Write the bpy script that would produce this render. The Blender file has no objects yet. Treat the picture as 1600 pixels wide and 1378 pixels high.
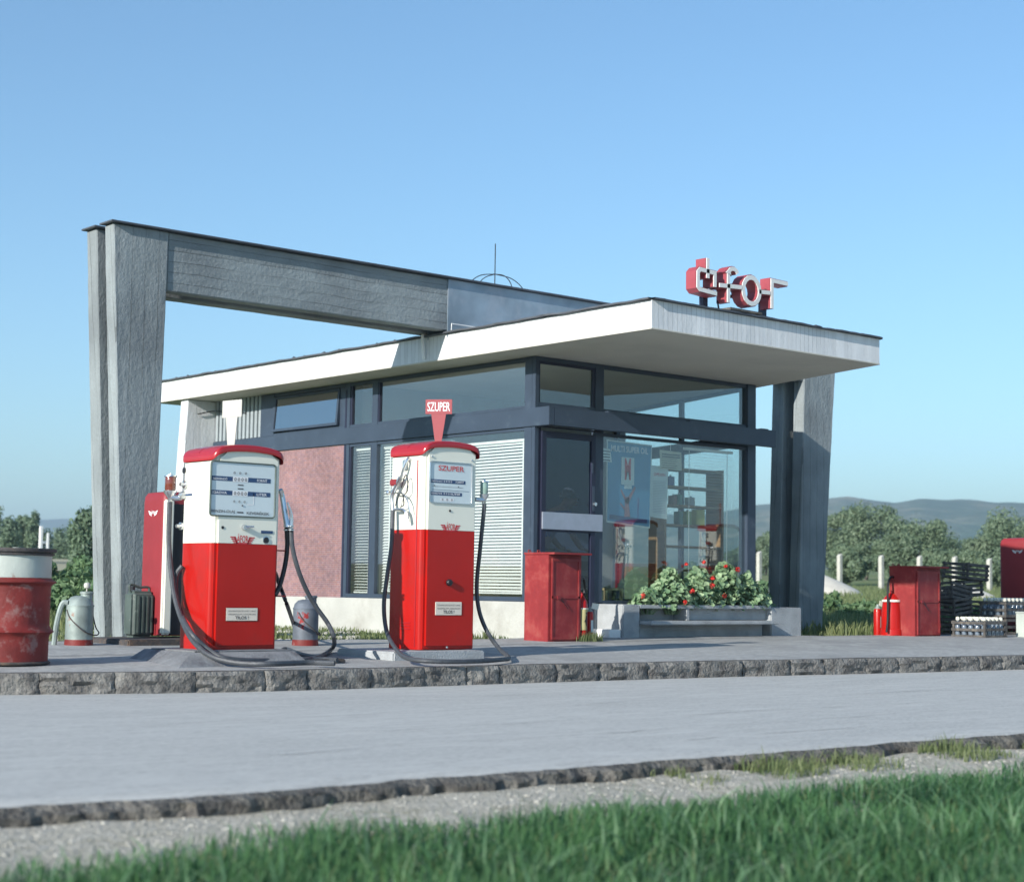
import bpy, bmesh, math, random
from mathutils import Vector, Matrix, noise
from math import sin, cos, pi, radians
SC = bpy.context.scene
COL = SC.collection
R = random.Random(7)

# ------------------------------------------------------------------ camera frame (world: +X along the shop front, +Y along its left wall)
FPX = 2623.0
CAM = Vector((-12.571, -14.249, 0.75))
_p, _r, _yaw = 0.0875, 0.0146, 0.8616
def _w(v):
    return Vector((v[0]*sin(_yaw)+v[1]*cos(_yaw), -v[0]*cos(_yaw)+v[1]*sin(_yaw), v[2]))
_U0 = Vector((0, -sin(_p), cos(_p))); _R0 = Vector((1, 0, 0))
FW = _w(Vector((0, cos(_p), sin(_p))))
UP = _w(_U0*cos(_r)-_R0*sin(_r)); RT = _w(_R0*cos(_r)+_U0*sin(_r))
def ray(x, y): return FW*FPX + RT*(x-800) + UP*(689-y)
def pz(x, y, z): d = ray(x, y); return CAM + d*((z-CAM.z)/d.z)
def pb(x, y, b): d = ray(x, y); return CAM + d*((b-CAM.y)/d.y)
def pa(x, y, a): d = ray(x, y); return CAM + d*((a-CAM.x)/d.x)
def pd(x, y, D): return CAM + ray(x, y)*(D/FPX)

# ------------------------------------------------------------------ helpers
def tag(o, label=None, cat=None, group=None, kind=None):
    if label: o['label'] = label
    if cat: o['category'] = cat
    if group: o['group'] = group
    if kind: o['kind'] = kind
    return o
def thing(name, label, cat, loc=(0, 0, 0), rz=0, group=None):
    o = bpy.data.objects.new(name, None); COL.objects.link(o)
    o.location = loc; o.rotation_euler = (0, 0, rz); o.empty_display_size = .1
    return tag(o, label, cat, group)
def copy_tree(o, parent=None):
    c = o.copy(); COL.objects.link(c)
    if parent: c.parent = parent
    for ch in list(o.children): copy_tree(ch, c)
    return c

class MB:
    def __init__(s): s.v = []; s.f = []; s.sm = []
    def add(s, vs, fs, smooth=False):
        o = len(s.v); s.v += [tuple(v) for v in vs]
        s.f += [tuple(i+o for i in f) for f in fs]; s.sm += [smooth]*len(fs)
        return s
    def box(s, a, b, smooth=False):
        x0, y0, z0 = a; x1, y1, z1 = b
        if x0 > x1: x0, x1 = x1, x0
        if y0 > y1: y0, y1 = y1, y0
        if z0 > z1: z0, z1 = z1, z0
        return s.hexa([(x0,y0,z0),(x1,y0,z0),(x1,y1,z0),(x0,y1,z0),(x0,y0,z1),(x1,y0,z1),(x1,y1,z1),(x0,y1,z1)])
    def hexa(s, v):
        return s.add(v, [(3,2,1,0),(4,5,6,7),(0,1,5,4),(1,2,6,5),(2,3,7,6),(3,0,4,7)])
    def bbox(s, a, b, r=.006, seg=2):
        bm = bmesh.new(); bmesh.ops.create_cube(bm, size=1)
        for v in bm.verts:
            v.co = Vector([(a[i]+b[i])/2+v.co[i]*abs(b[i]-a[i]) for i in range(3)])
        bmesh.ops.bevel(bm, geom=bm.edges[:], offset=r, segments=seg, affect='EDGES', clamp_overlap=True)
        return s.bm(bm)
    def bm(s, bm, smooth=True):
        bm.verts.index_update()
        s.add([v.co.copy() for v in bm.verts], [[v.index for v in f.verts] for f in bm.faces], smooth)
        bm.free(); return s
    def prism(s, pts, axis, lo, hi, smooth=False):
        """polygon pts in the plane normal to axis, extruded lo..hi"""
        n = len(pts); V = []
        for h in (lo, hi):
            for (p, q) in pts:
                V.append((h, p, q) if axis == 0 else (p, h, q) if axis == 1 else (p, q, h))
        F = [tuple(range(n)), tuple(range(2*n-1, n-1, -1))]
        F += [(i, n+i, n+(i+1) % n, (i+1) % n) for i in range(n)]
        return s.add(V, F, smooth)
    def rings(s, rs, closed=True, cap0=True, cap1=True, smooth=True):
        n = len(rs[0]); V = [p for r in rs for p in r]; F = []
        for k in range(len(rs)-1):
            for i in range(n if closed else n-1):
                j = (i+1) % n
                F.append((k*n+i, k*n+j, (k+1)*n+j, (k+1)*n+i))
        if cap0: F.append(tuple(range(n-1, -1, -1)))
        if cap1: F.append(tuple((len(rs)-1)*n+i for i in range(n)))
        return s.add(V, F, smooth)
    def tube(s, pts, r, n=8, smoothpath=0, r2=None):
        pts = [Vector(p) for p in pts]
        if smoothpath: pts = spline(pts, smoothpath)
        t0 = (pts[1]-pts[0]).normalized()
        u = t0.orthogonal().normalized(); rs = []
        for i, p in enumerate(pts):
            t = (pts[min(i+1, len(pts)-1)]-pts[max(i-1, 0)]).normalized()
            u = (u-t*u.dot(t)).normalized(); w = t.cross(u)
            rr = r if r2 is None else r+(r2-r)*i/(len(pts)-1)
            rs.append([p+(u*cos(2*pi*k/n)+w*sin(2*pi*k/n))*rr for k in range(n)])
        return s.rings(rs)
    def lathe(s, prof, c=(0, 0, 0), n=24, axis=2):
        rs = []
        for (r, h) in prof:
            ring = []
            for k in range(n):
                a = 2*pi*k/n; p, q = r*cos(a), r*sin(a)
                ring.append((c[0]+p, c[1]+q, c[2]+h) if axis == 2 else (c[0]+q, c[1]+h, c[2]+p) if axis == 1 else (c[0]+h, c[1]+p, c[2]+q))
            rs.append(ring)
        return s.rings(rs)
    def quad(s, a, b, c, d): return s.add([a, b, c, d], [(0, 1, 2, 3)])
    def build(s, name, mat, parent=None, loc=None, angle=35):
        me = bpy.data.meshes.new(name); me.from_pydata(s.v, [], s.f)
        me.polygons.foreach_set('use_smooth', s.sm)
        if mat: me.materials.append(mat)
        bm = bmesh.new(); bm.from_mesh(me)
        if len(s.f) < 20000: bmesh.ops.recalc_face_normals(bm, faces=bm.faces[:])
        bm.to_mesh(me); bm.free()
        if any(s.sm): me.set_sharp_from_angle(angle=radians(angle))
        o = bpy.data.objects.new(name, me); COL.objects.link(o)
        if parent: o.parent = parent
        if loc: o.location = loc
        return o
def spline(P, k):
    out = []; Q = [P[0]*2-P[1]]+P+[P[-1]*2-P[-2]]
    for i in range(1, len(Q)-2):
        a, b, c, d = Q[i-1:i+3]
        for j in range(k):
            t = j/k
            out.append(.5*((2*b)+(c-a)*t+(2*a-5*b+4*c-d)*t*t+(3*b-3*c+d-a)*t**3))
    out.append(P[-1]); return out
def rrect(w, d, r, n=5, cx=0, cy=0, sub=0):
    o = []
    for (sx, sy, a0) in ((1, 1, 0), (-1, 1, pi/2), (-1, -1, pi), (1, -1, 3*pi/2)):
        for k in range(n+1):
            a = a0+pi/2*k/n
            o.append((cx+sx*(w/2-r)+r*cos(a), cy+sy*(d/2-r)+r*sin(a)))
    if not sub: return o
    q = []
    for i, p in enumerate(o):
        q.append(p); nx = o[(i+1) % len(o)]; L_ = math.hypot(nx[0]-p[0], nx[1]-p[1]); m_ = int(L_/sub)
        q += [(p[0]+(nx[0]-p[0])*k/(m_+1), p[1]+(nx[1]-p[1])*k/(m_+1)) for k in range(1, m_+1)]
    return q
def text(name, s, mat, parent, c, w=None, h=None, depth=.0015, axes=((1,0,0),(0,0,1)), bold=0, align='C'):
    """flat lettering as mesh; c = centre, axes = reading direction and up direction in the parent's space"""
    cu = bpy.data.curves.new(name, 'FONT'); cu.body = s; cu.size = 1; cu.extrude = 0; cu.offset = bold
    cu.resolution_u = 3
    ob = bpy.data.objects.new('tmp', cu); COL.objects.link(ob)
    dg = bpy.context.evaluated_depsgraph_get(); me = bpy.data.meshes.new_from_object(ob.evaluated_get(dg))
    COL.objects.unlink(ob); bpy.data.objects.remove(ob); bpy.data.curves.remove(cu)
    xs = [v.co.x for v in me.vertices]; ys = [v.co.y for v in me.vertices]
    x0, x1, y0, y1 = min(xs), max(xs), min(ys), max(ys)
    sy = (h/(y1-y0)) if h else None; sx = (w/(x1-x0)) if w else sy
    if sy is None: sy = sx
    ax, ay = Vector(axes[0]), Vector(axes[1]); nn = ax.cross(ay)
    for v in me.vertices:
        v.co = Vector(c)+ax*((v.co.x-(x0+x1)/2)*sx)+ay*((v.co.y-(y0+y1)/2)*sy)+nn*depth
    me.name = name; me.materials.clear(); me.materials.append(mat)
    o = bpy.data.objects.new(name, me); COL.objects.link(o); o.parent = parent
    return o

# ------------------------------------------------------------------ materials
def mat(name, col, rough=.6, metal=0, var=.12, vs=6, bump=0, bs=40, coat=0, spec=.5, col2=None, c2s=3, c2t=(.55, .62), stretch=(1, 1, 1)):
    m = bpy.data.materials.new(name); m.use_nodes = True
    N = m.node_tree.nodes; L = m.node_tree.links; b = N['Principled BSDF']
    b.inputs['Roughness'].default_value = rough; b.inputs['Metallic'].default_value = metal
    b.inputs['Specular IOR Level'].default_value = spec
    if coat: b.inputs['Coat Weight'].default_value = coat; b.inputs['Coat Roughness'].default_value = .08
    tc = N.new('ShaderNodeTexCoord'); mp = N.new('ShaderNodeMapping'); mp.inputs['Scale'].default_value = stretch
    L.new(tc.outputs['Object'], mp.inputs[0])
    n1 = N.new('ShaderNodeTexNoise'); n1.inputs['Scale'].default_value = vs; n1.inputs['Detail'].default_value = 6
    L.new(mp.outputs[0], n1.inputs['Vector'])
    r = N.new('ShaderNodeValToRGB'); e = r.color_ramp.elements
    e[0].position = .3; e[1].position = .7
    e[0].color = [c*(1-var) for c in col]+[1]; e[1].color = [min(1, c*(1+var)) for c in col]+[1]
    L.new(n1.outputs['Fac'], r.inputs[0]); out = r.outputs[0]
    if col2:
        n2 = N.new('ShaderNodeTexNoise'); n2.inputs['Scale'].default_value = c2s; n2.inputs['Detail'].default_value = 8
        n2.inputs['Roughness'].default_value = .65
        L.new(mp.outputs[0], n2.inputs['Vector'])
        mr = N.new('ShaderNodeMapRange'); mr.inputs['From Min'].default_value = c2t[0]; mr.inputs['From Max'].default_value = c2t[1]
        L.new(n2.outputs['Fac'], mr.inputs['Value'])
        mx = N.new('ShaderNodeMix'); mx.data_type = 'RGBA'; L.new(mr.outputs[0], mx.inputs['Factor'])
        L.new(out, mx.inputs['A']); mx.inputs['B'].default_value = list(col2)+[1]; out = mx.outputs['Result']
    L.new(out, b.inputs['Base Color'])
    if bump:
        n3 = N.new('ShaderNodeTexNoise'); n3.inputs['Scale'].default_value = bs; n3.inputs['Detail'].default_value = 6
        L.new(mp.outputs[0], n3.inputs['Vector'])
        bp = N.new('ShaderNodeBump'); bp.inputs['Strength'].default_value = bump; bp.inputs['Distance'].default_value = .02
        L.new(n3.outputs['Fac'], bp.inputs['Height']); L.new(bp.outputs[0], b.inputs['Normal'])
    return m
def leafmat(name, c1, c2, scale=1.5, trans=.35):
    m = bpy.data.materials.new(name); m.use_nodes = True
    N = m.node_tree.nodes; L = m.node_tree.links; b = N['Principled BSDF']; o = N['Material Output']
    b.inputs['Roughness'].default_value = .6
    g = N.new('ShaderNodeNewGeometry'); tc = N.new('ShaderNodeTexCoord'); n = N.new('ShaderNodeTexNoise'); n.inputs['Scale'].default_value = scale
    L.new(tc.outputs['Object'], n.inputs['Vector'])
    ad = N.new('ShaderNodeMath'); ad.operation = 'MULTIPLY_ADD'; ad.inputs[1].default_value = .5
    L.new(g.outputs['Random Per Island'], ad.inputs[0]); L.new(n.outputs['Fac'], ad.inputs[2])
    mr = N.new('ShaderNodeMapRange'); mr.inputs['From Min'].default_value = .35; mr.inputs['From Max'].default_value = 1.1
    L.new(ad.outputs[0], mr.inputs['Value'])
    mx = N.new('ShaderNodeMix'); mx.data_type = 'RGBA'; L.new(mr.outputs[0], mx.inputs['Factor'])
    mx.inputs['A'].default_value = list(c1)+[1]; mx.inputs['B'].default_value = list(c2)+[1]
    L.new(mx.outputs['Result'], b.inputs['Base Color'])
    t = N.new('ShaderNodeBsdfTranslucent'); L.new(mx.outputs['Result'], t.inputs['Color'])
    ms = N.new('ShaderNodeMixShader'); ms.inputs[0].default_value = trans
    L.new(b.outputs[0], ms.inputs[1]); L.new(t.outputs[0], ms.inputs[2]); L.new(ms.outputs[0], o.inputs['Surface'])
    return m
def boardmat(name, col, axis='z', pitch=.13, bump=.5, dirt=(.12, .13, .14), stain=.5):
    """board-marked concrete: plank joints, streaks, pores"""
    m = bpy.data.materials.new(name); m.use_nodes = True
    N = m.node_tree.nodes; L = m.node_tree.links; b = N['Principled BSDF']; b.inputs['Roughness'].default_value = .9
    b.inputs['Specular IOR Level'].default_value = .25
    tc = N.new('ShaderNodeTexCoord'); sp = N.new('ShaderNodeSeparateXYZ'); L.new(tc.outputs['Object'], sp.inputs[0])
    wob = N.new('ShaderNodeTexNoise'); wob.inputs['Scale'].default_value = 1.3; L.new(tc.outputs['Object'], wob.inputs['Vector'])
    ad = N.new('ShaderNodeMath'); ad.operation = 'MULTIPLY_ADD'; ad.inputs[1].default_value = .05
    L.new(wob.outputs['Fac'], ad.inputs[0])
    if axis == 'z': L.new(sp.outputs['Z'], ad.inputs[2])
    else:
        s2 = N.new('ShaderNodeMath'); s2.operation = 'ADD'; L.new(sp.outputs['X'], s2.inputs[0]); L.new(sp.outputs['Y'], s2.inputs[1]); L.new(s2.outputs[0], ad.inputs[2])
    dv = N.new('ShaderNodeMath'); dv.operation = 'DIVIDE'; dv.inputs[1].default_value = pitch; L.new(ad.outputs[0], dv.inputs[0])
    fl = N.new('ShaderNodeMath'); fl.operation = 'FLOOR'; L.new(dv.outputs[0], fl.inputs[0])
    fr = N.new('ShaderNodeMath'); fr.operation = 'FRACT'; L.new(dv.outputs[0], fr.inputs[0])
    wn = N.new('ShaderNodeTexWhiteNoise'); wn.noise_dimensions = '1D'; L.new(fl.outputs[0], wn.inputs['W'])
    lt = N.new('ShaderNodeMath'); lt.operation = 'LESS_THAN'; lt.inputs[1].default_value = .07; L.new(fr.outputs[0], lt.inputs[0])
    mp = N.new('ShaderNodeMapping'); mp.inputs['Scale'].default_value = (1.2, 1.2, 3.5) if axis == 'z' else (4, 4, 1.1)
    L.new(tc.outputs['Object'], mp.inputs[0])
    n1 = N.new('ShaderNodeTexNoise'); n1.inputs['Scale'].default_value = 2.2; n1.inputs['Detail'].default_value = 8; n1.inputs['Roughness'].default_value = .7
    L.new(mp.outputs[0], n1.inputs['Vector'])
    n2 = N.new('ShaderNodeTexNoise'); n2.inputs['Scale'].default_value = 1.1; n2.inputs['Detail'].default_value = 7; L.new(tc.outputs['Object'], n2.inputs['Vector'])
    h = N.new('ShaderNodeMath'); h.operation = 'MULTIPLY_ADD'; h.inputs[1].default_value = .35; L.new(wn.outputs['Value'], h.inputs[0]); L.new(n1.outputs['Fac'], h.inputs[2])
    mr = N.new('ShaderNodeMapRange'); mr.inputs['From Min'].default_value = .3; mr.inputs['From Max'].default_value = 1.05; L.new(h.outputs[0], mr.inputs['Value'])
    mx = N.new('ShaderNodeMix'); mx.data_type = 'RGBA'; L.new(mr.outputs[0], mx.inputs['Factor'])
    mx.inputs['A'].default_value = [c*(1-stain*.5) for c in col]+[1]; mx.inputs['B'].default_value = [min(1, c*(1+stain*.35)) for c in col]+[1]
    mr2 = N.new('ShaderNodeMapRange'); mr2.inputs['From Min'].default_value = .46; mr2.inputs['From Max'].default_value = .70; mr2.inputs['To Max'].default_value = stain
    L.new(n2.outputs['Fac'], mr2.inputs['Value'])
    mx2 = N.new('ShaderNodeMix'); mx2.data_type = 'RGBA'; L.new(mr2.outputs[0], mx2.inputs['Factor']); L.new(mx.outputs['Result'], mx2.inputs['A']); mx2.inputs['B'].default_value = list(dirt)+[1]
    jn = N.new('ShaderNodeMath'); jn.operation = 'MULTIPLY'; L.new(lt.outputs[0], jn.inputs[0])
    jm = N.new('ShaderNodeMapRange'); jm.inputs['From Min'].default_value = .42; jm.inputs['From Max'].default_value = .6; jm.inputs['To Max'].default_value = .75; L.new(n2.outputs['Fac'], jm.inputs['Value']); L.new(jm.outputs[0], jn.inputs[1])
    mx3 = N.new('ShaderNodeMix'); mx3.data_type = 'RGBA'; L.new(jn.outputs[0], mx3.inputs['Factor']); L.new(mx2.outputs['Result'], mx3.inputs['A']); mx3.inputs['B'].default_value = [c*.4 for c in col]+[1]
    L.new(mx3.outputs['Result'], b.inputs['Base Color'])
    pore = N.new('ShaderNodeTexNoise'); pore.inputs['Scale'].default_value = 26; pore.inputs['Detail'].default_value = 5; L.new(tc.outputs['Object'], pore.inputs['Vector'])
    h2 = N.new('ShaderNodeMath'); h2.operation = 'MULTIPLY_ADD'; h2.inputs[1].default_value = -1.2; L.new(lt.outputs[0], h2.inputs[0]); L.new(h.outputs[0], h2.inputs[2])
    h3 = N.new('ShaderNodeMath'); h3.operation = 'MULTIPLY_ADD'; h3.inputs[1].default_value = .45; L.new(pore.outputs['Fac'], h3.inputs[0]); L.new(h2.outputs[0], h3.inputs[2])
    bp = N.new('ShaderNodeBump'); bp.inputs['Strength'].default_value = bump; bp.inputs['Distance'].default_value = .022
    L.new(h3.outputs[0], bp.inputs['Height']); L.new(bp.outputs[0], b.inputs['Normal'])
    return m
def groundmat(name, cols, scale=(.4, 3, 30), rough=.95, bump=.6, bdist=.02, bs=60, stretch=(1, 1, 1)):
    """three colours mixed by large, middle and fine noise"""
    m = bpy.data.materials.new(name); m.use_nodes = True
    N = m.node_tree.nodes; L = m.node_tree.links; b = N['Principled BSDF']; b.inputs['Roughness'].default_value = rough
    b.inputs['Specular IOR Level'].default_value = .2
    tc0 = N.new('ShaderNodeTexCoord'); tc = N.new('ShaderNodeMapping'); tc.inputs['Scale'].default_value = stretch; L.new(tc0.outputs['Object'], tc.inputs[0]); prev = None
    for i, (c, sc) in enumerate(zip(cols, scale)):
        if prev is None:
            rgb = N.new('ShaderNodeRGB'); rgb.outputs[0].default_value = list(c)+[1]; prev = rgb.outputs[0]; continue
        n = N.new('ShaderNodeTexNoise'); n.inputs['Scale'].default_value = scale[i]; n.inputs['Detail'].default_value = 7; n.inputs['Roughness'].default_value = .65
        L.new(tc.outputs[0], n.inputs['Vector'])
        mr = N.new('ShaderNodeMapRange'); mr.inputs['From Min'].default_value = .42; mr.inputs['From Max'].default_value = .62; L.new(n.outputs['Fac'], mr.inputs['Value'])
        mx = N.new('ShaderNodeMix'); mx.data_type = 'RGBA'; L.new(mr.outputs[0], mx.inputs['Factor']); L.new(prev, mx.inputs['A']); mx.inputs['B'].default_value = list(c)+[1]
        prev = mx.outputs['Result']
    L.new(prev, b.inputs['Base Color'])
    n = N.new('ShaderNodeTexNoise'); n.inputs['Scale'].default_value = bs; n.inputs['Detail'].default_value = 8; L.new(tc.outputs[0], n.inputs['Vector'])
    bp = N.new('ShaderNodeBump'); bp.inputs['Strength'].default_value = bump; bp.inputs['Distance'].default_value = bdist
    L.new(n.outputs['Fac'], bp.inputs['Height']); L.new(bp.outputs[0], b.inputs['Normal'])
    return m
def brickmat():
    m = bpy.data.materials.new('clinker'); m.use_nodes = True
    N = m.node_tree.nodes; L = m.node_tree.links; b = N['Principled BSDF']; b.inputs['Roughness'].default_value = .75
    tc = N.new('ShaderNodeTexCoord'); mp = N.new('ShaderNodeMapping'); mp.inputs['Rotation'].default_value = (0, 0, 0)
    sp = N.new('ShaderNodeSeparateXYZ'); L.new(tc.outputs['Object'], sp.inputs[0])
    cb = N.new('ShaderNodeCombineXYZ'); L.new(sp.outputs['Y'], cb.inputs[0]); L.new(sp.outputs['Z'], cb.inputs[1])
    br = N.new('ShaderNodeTexBrick'); br.inputs['Scale'].default_value = 1; br.inputs['Brick Width'].default_value = .10; br.inputs['Row Height'].default_value = .028
    br.inputs['Mortar Size'].default_value = .004; br.inputs['Mortar Smooth'].default_value = .2; br.inputs['Bias'].default_value = 0
    br.inputs['Color1'].default_value = (.275, .14, .135, 1); br.inputs['Color2'].default_value = (.22, .125, .145, 1); br.inputs['Mortar'].default_value = (.27, .20, .20, 1)
    L.new(cb.outputs[0], br.inputs['Vector'])
    n = N.new('ShaderNodeTexNoise'); n.inputs['Scale'].default_value = 14; n.inputs['Detail'].default_value = 4; L.new(tc.outputs['Object'], n.inputs['Vector'])
    n2 = N.new('ShaderNodeTexNoise'); n2.inputs['Scale'].default_value = 1.3; n2.inputs['Detail'].default_value = 5; L.new(tc.outputs['Object'], n2.inputs['Vector'])
    ad = N.new('ShaderNodeMath'); ad.operation = 'ADD'; L.new(n.outputs['Fac'], ad.inputs[0]); L.new(n2.outputs['Fac'], ad.inputs[1])
    mr = N.new('ShaderNodeMapRange'); mr.inputs['From Min'].default_value = .7; mr.inputs['From Max'].default_value = 1.3; mr.inputs['To Min'].default_value = .7; mr.inputs['To Max'].default_value = 1.25
    L.new(ad.outputs[0], mr.inputs['Value'])
    mu = N.new('ShaderNodeVectorMath'); mu.operation = 'SCALE'; L.new(br.outputs['Color'], mu.inputs[0]); L.new(mr.outputs[0], mu.inputs['Scale'])
    L.new(mu.outputs[0], b.inputs['Base Color'])
    bp = N.new('ShaderNodeBump'); bp.inputs['Strength'].default_value = .4; bp.inputs['Distance'].default_value = .004; bp.invert = True
    L.new(br.outputs['Fac'], bp.inputs['Height']); L.new(bp.outputs[0], b.inputs['Normal'])
    return m
def glassmat(name, tint=(.75, .85, .85), ior=1.6, extra=.02):
    m = bpy.data.materials.new(name); m.use_nodes = True
    N = m.node_tree.nodes; L = m.node_tree.links; o = N['Material Output']; N.remove(N['Principled BSDF'])
    t = N.new('ShaderNodeBsdfTransparent'); t.inputs[0].default_value = list(tint)+[1]
    g = N.new('ShaderNodeBsdfGlossy'); g.inputs['Roughness'].default_value = 0.0; g.inputs['Color'].default_value = (.9, .95, 1, 1)
    f = N.new('ShaderNodeLayerWeight'); f.inputs['Blend'].default_value = .5; F0 = ((ior-1)/(ior+1))**2*1.9+extra
    pw = N.new('ShaderNodeMath'); pw.operation = 'POWER'; pw.inputs[1].default_value = 4.2; L.new(f.outputs['Facing'], pw.inputs[0])
    ad = N.new('ShaderNodeMath'); ad.operation = 'MULTIPLY_ADD'; ad.use_clamp = True; ad.inputs[1].default_value = 1-F0; ad.inputs[2].default_value = F0; L.new(pw.outputs[0], ad.inputs[0])
    n = N.new('ShaderNodeTexNoise'); n.inputs['Scale'].default_value = 1.5; tc = N.new('ShaderNodeTexCoord'); L.new(tc.outputs['Object'], n.inputs['Vector'])
    bp = N.new('ShaderNodeBump'); bp.inputs['Strength'].default_value = .04; bp.inputs['Distance'].default_value = .01; L.new(n.outputs['Fac'], bp.inputs['Height']); L.new(bp.outputs[0], g.inputs['Normal'])
    mx = N.new('ShaderNodeMixShader'); L.new(ad.outputs[0], mx.inputs[0]); L.new(t.outputs[0], mx.inputs[1]); L.new(g.outputs[0], mx.inputs[2])
    L.new(mx.outputs[0], o.inputs['Surface'])
    return m

M = {}
M['conc_leg'] = boardmat('portal concrete boards upright', (.29, .325, .335), 'xy', .15, .7)
M['conc_beam'] = boardmat('portal concrete boards level', (.27, .305, .315), 'z', .11, .7)
M['conc_white'] = boardmat('whitewashed concrete', (.66, .68, .70), 'xy', .12, .35, (.45, .46, .46), .25)
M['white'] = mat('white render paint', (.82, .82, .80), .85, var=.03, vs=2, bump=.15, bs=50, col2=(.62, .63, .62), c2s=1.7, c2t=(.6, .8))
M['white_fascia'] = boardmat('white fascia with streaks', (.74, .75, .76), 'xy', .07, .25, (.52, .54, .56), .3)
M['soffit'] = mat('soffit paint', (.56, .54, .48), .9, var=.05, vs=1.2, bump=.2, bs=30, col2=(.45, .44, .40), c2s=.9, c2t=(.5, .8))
M['conc_grey'] = mat('planter concrete', (.36, .38, .39), .9, var=.15, vs=5, bump=.4, bs=60, col2=(.24, .25, .26), c2s=3, c2t=(.55, .75))
M['conc_dark'] = mat('pedestal concrete', (.20, .21, .22), .9, var=.2, vs=8, bump=.4, bs=60, col2=(.10, .10, .11), c2s=5, c2t=(.5, .7))
M['steel'] = mat('navy painted steel', (.040, .058, .088), .42, var=.12, vs=3, bump=.05, bs=20, col2=(.08, .11, .14), c2s=6, c2t=(.6, .8))
M['steel_dark'] = mat('dark window profile', (.016, .02, .045), .5, var=.15)
M['zinc'] = mat('zinc sheet', (.25, .32, .38), .55, .2, var=.2, vs=2.5, bump=.2, bs=8, col2=(.36, .39, .44), c2s=2, c2t=(.5, .75))
M['cap'] = mat('roof edge flashing', (.10, .11, .13), .6, .3, var=.2)
M['brick'] = brickmat()
M['red'] = mat('red enamel', (.42, .009, .006), .33, var=.08, vs=3, spec=.3, coat=.2, bump=.03, bs=6, col2=(.30, .02, .016), c2s=2.5, c2t=(.55, .8))
M['red_cap'] = mat('red enamel cap', (.36, .012, .018), .3, var=.08, vs=4, coat=.4)
M['red_old'] = mat('weathered red paint', (.25, .020, .022), .58, var=.2, vs=5, bump=.1, bs=30, col2=(.32, .075, .06), c2s=5, c2t=(.5, .75))
M['red_cover'] = mat('dull red sheet paint', (.25, .022, .028), .5, var=.08, vs=4, bump=.05, bs=15)
M['red_sign'] = mat('red sign board', (.30, .05, .06), .6, var=.05)
M['cream'] = mat('cream enamel', (.78, .77, .66), .3, var=.025, vs=3, coat=.5, bump=.02, bs=6)
M['white_enamel'] = mat('white enamel', (.52, .51, .46), .35, var=.03)
M['chrome'] = mat('dull chrome', (.62, .64, .66), .25, .9, var=.1, vs=20)
M['hose'] = mat('grey rubber hose', (.055, .062, .072), .5, var=.2, vs=30, bump=.15, bs=80)
M['hose_black'] = mat('black rubber hose', (.012, .012, .014), .45, var=.2)
M['black'] = mat('black', (.012, .012, .016), .5, var=.1)
M['dial'] = mat('dial plate', (.60, .68, .70), .45, var=.03, coat=.4)
M['navy'] = mat('navy print', (.03, .07, .16), .6, var=.05)
M['redprint'] = mat('red print', (.55, .03, .04), .6, var=.05)
M['ink'] = mat('dark ink', (.06, .06, .07), .7, var=.05)
M['whiteprint'] = mat('white print', (.8, .8, .8), .6, var=.02)
M['amber'] = mat('amber glass', (.16, .035, .02), .1, var=.2, coat=.8)
M['greenglass'] = mat('green sight glass', (.22, .32, .28), .08, var=.2, coat=.8)
M['drum_red'] = mat('rusty red drum paint', (.17, .016, .013), .6, var=.35, vs=4, bump=.2, bs=25, col2=(.24, .12, .11), c2s=7, c2t=(.56, .66))
M['drum_white'] = mat('scuffed white drum paint', (.42, .46, .42), .55, var=.12, vs=4, bump=.12, bs=25, col2=(.30, .22, .18), c2s=5, c2t=(.66, .7))
M['galv'] = mat('galvanised tin', (.27, .32, .30), .55, .3, var=.3, vs=6, bump=.15, bs=20, col2=(.26, .12, .08), c2s=7, c2t=(.60, .66))
M['peel'] = mat('peeling grey can paint', (.13, .15, .18), .6, .2, var=.25, vs=6, bump=.2, bs=25, col2=(.26, .02, .02), c2s=7, c2t=(.57, .60))
M['olive'] = mat('grey green can paint', (.075, .10, .09), .5, var=.25, vs=6, bump=.1, bs=20, col2=(.16, .18, .16), c2s=8, c2t=(.6, .68))
M['rustiron'] = mat('dark rusty iron', (.06, .055, .055), .8, var=.3, vs=10, bump=.3, bs=40, col2=(.15, .10, .07), c2s=8, c2t=(.5, .65))
M['oldwood'] = mat('old grey wood', (.085, .08, .075), .9, var=.4, vs=12, bump=.4, bs=40, col2=(.18, .16, .13), c2s=9, c2t=(.5, .68))
M['bottle'] = mat('bluish bottle glass', (.16, .20, .25), .15, var=.3, vs=12, coat=.6)
M['bottlecap'] = mat('pale bottle caps', (.72, .70, .60), .5, var=.08)
M['blind'] = mat('cream blind slat', (.82, .83, .79), .6, var=.04)
M['glass'] = glassmat('shop glass front', (.80, .88, .88), 1.55, .06)
M['glass_left'] = glassmat('shop glass left', (.90, .93, .92), 1.55, .13)
M['floor'] = mat('interior floor', (.18, .15, .12), .6, var=.1)
M['inwall'] = mat('interior wall', (.30, .30, .30), .9, var=.05)
M['wood'] = mat('varnished wood', (.25, .15, .07), .5, var=.2, vs=5, stretch=(1, 1, 6))
M['tan'] = mat('pale wood', (.42, .33, .18), .6, var=.15, vs=5)
M['alu'] = mat('aluminium plate', (.42, .45, .52), .45, .5, var=.06, vs=10, bump=.03, bs=60)
M['road'] = groundmat('road concrete', ((.45, .45, .43), (.35, .35, .335), (.49, .49, .465), (.36, .36, .345), (.52, .52, .49)), (.3, .5, 2.2, 9, 60), .85, .6, .006, 90, (.35, 1.3, 1))
M['pave'] = groundmat('forecourt concrete', ((.40, .40, .385), (.25, .25, .245), (.44, .44, .42), (.30, .30, .29)), (.3, .45, 3, 14), .85, .3, .006, 120)
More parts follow.
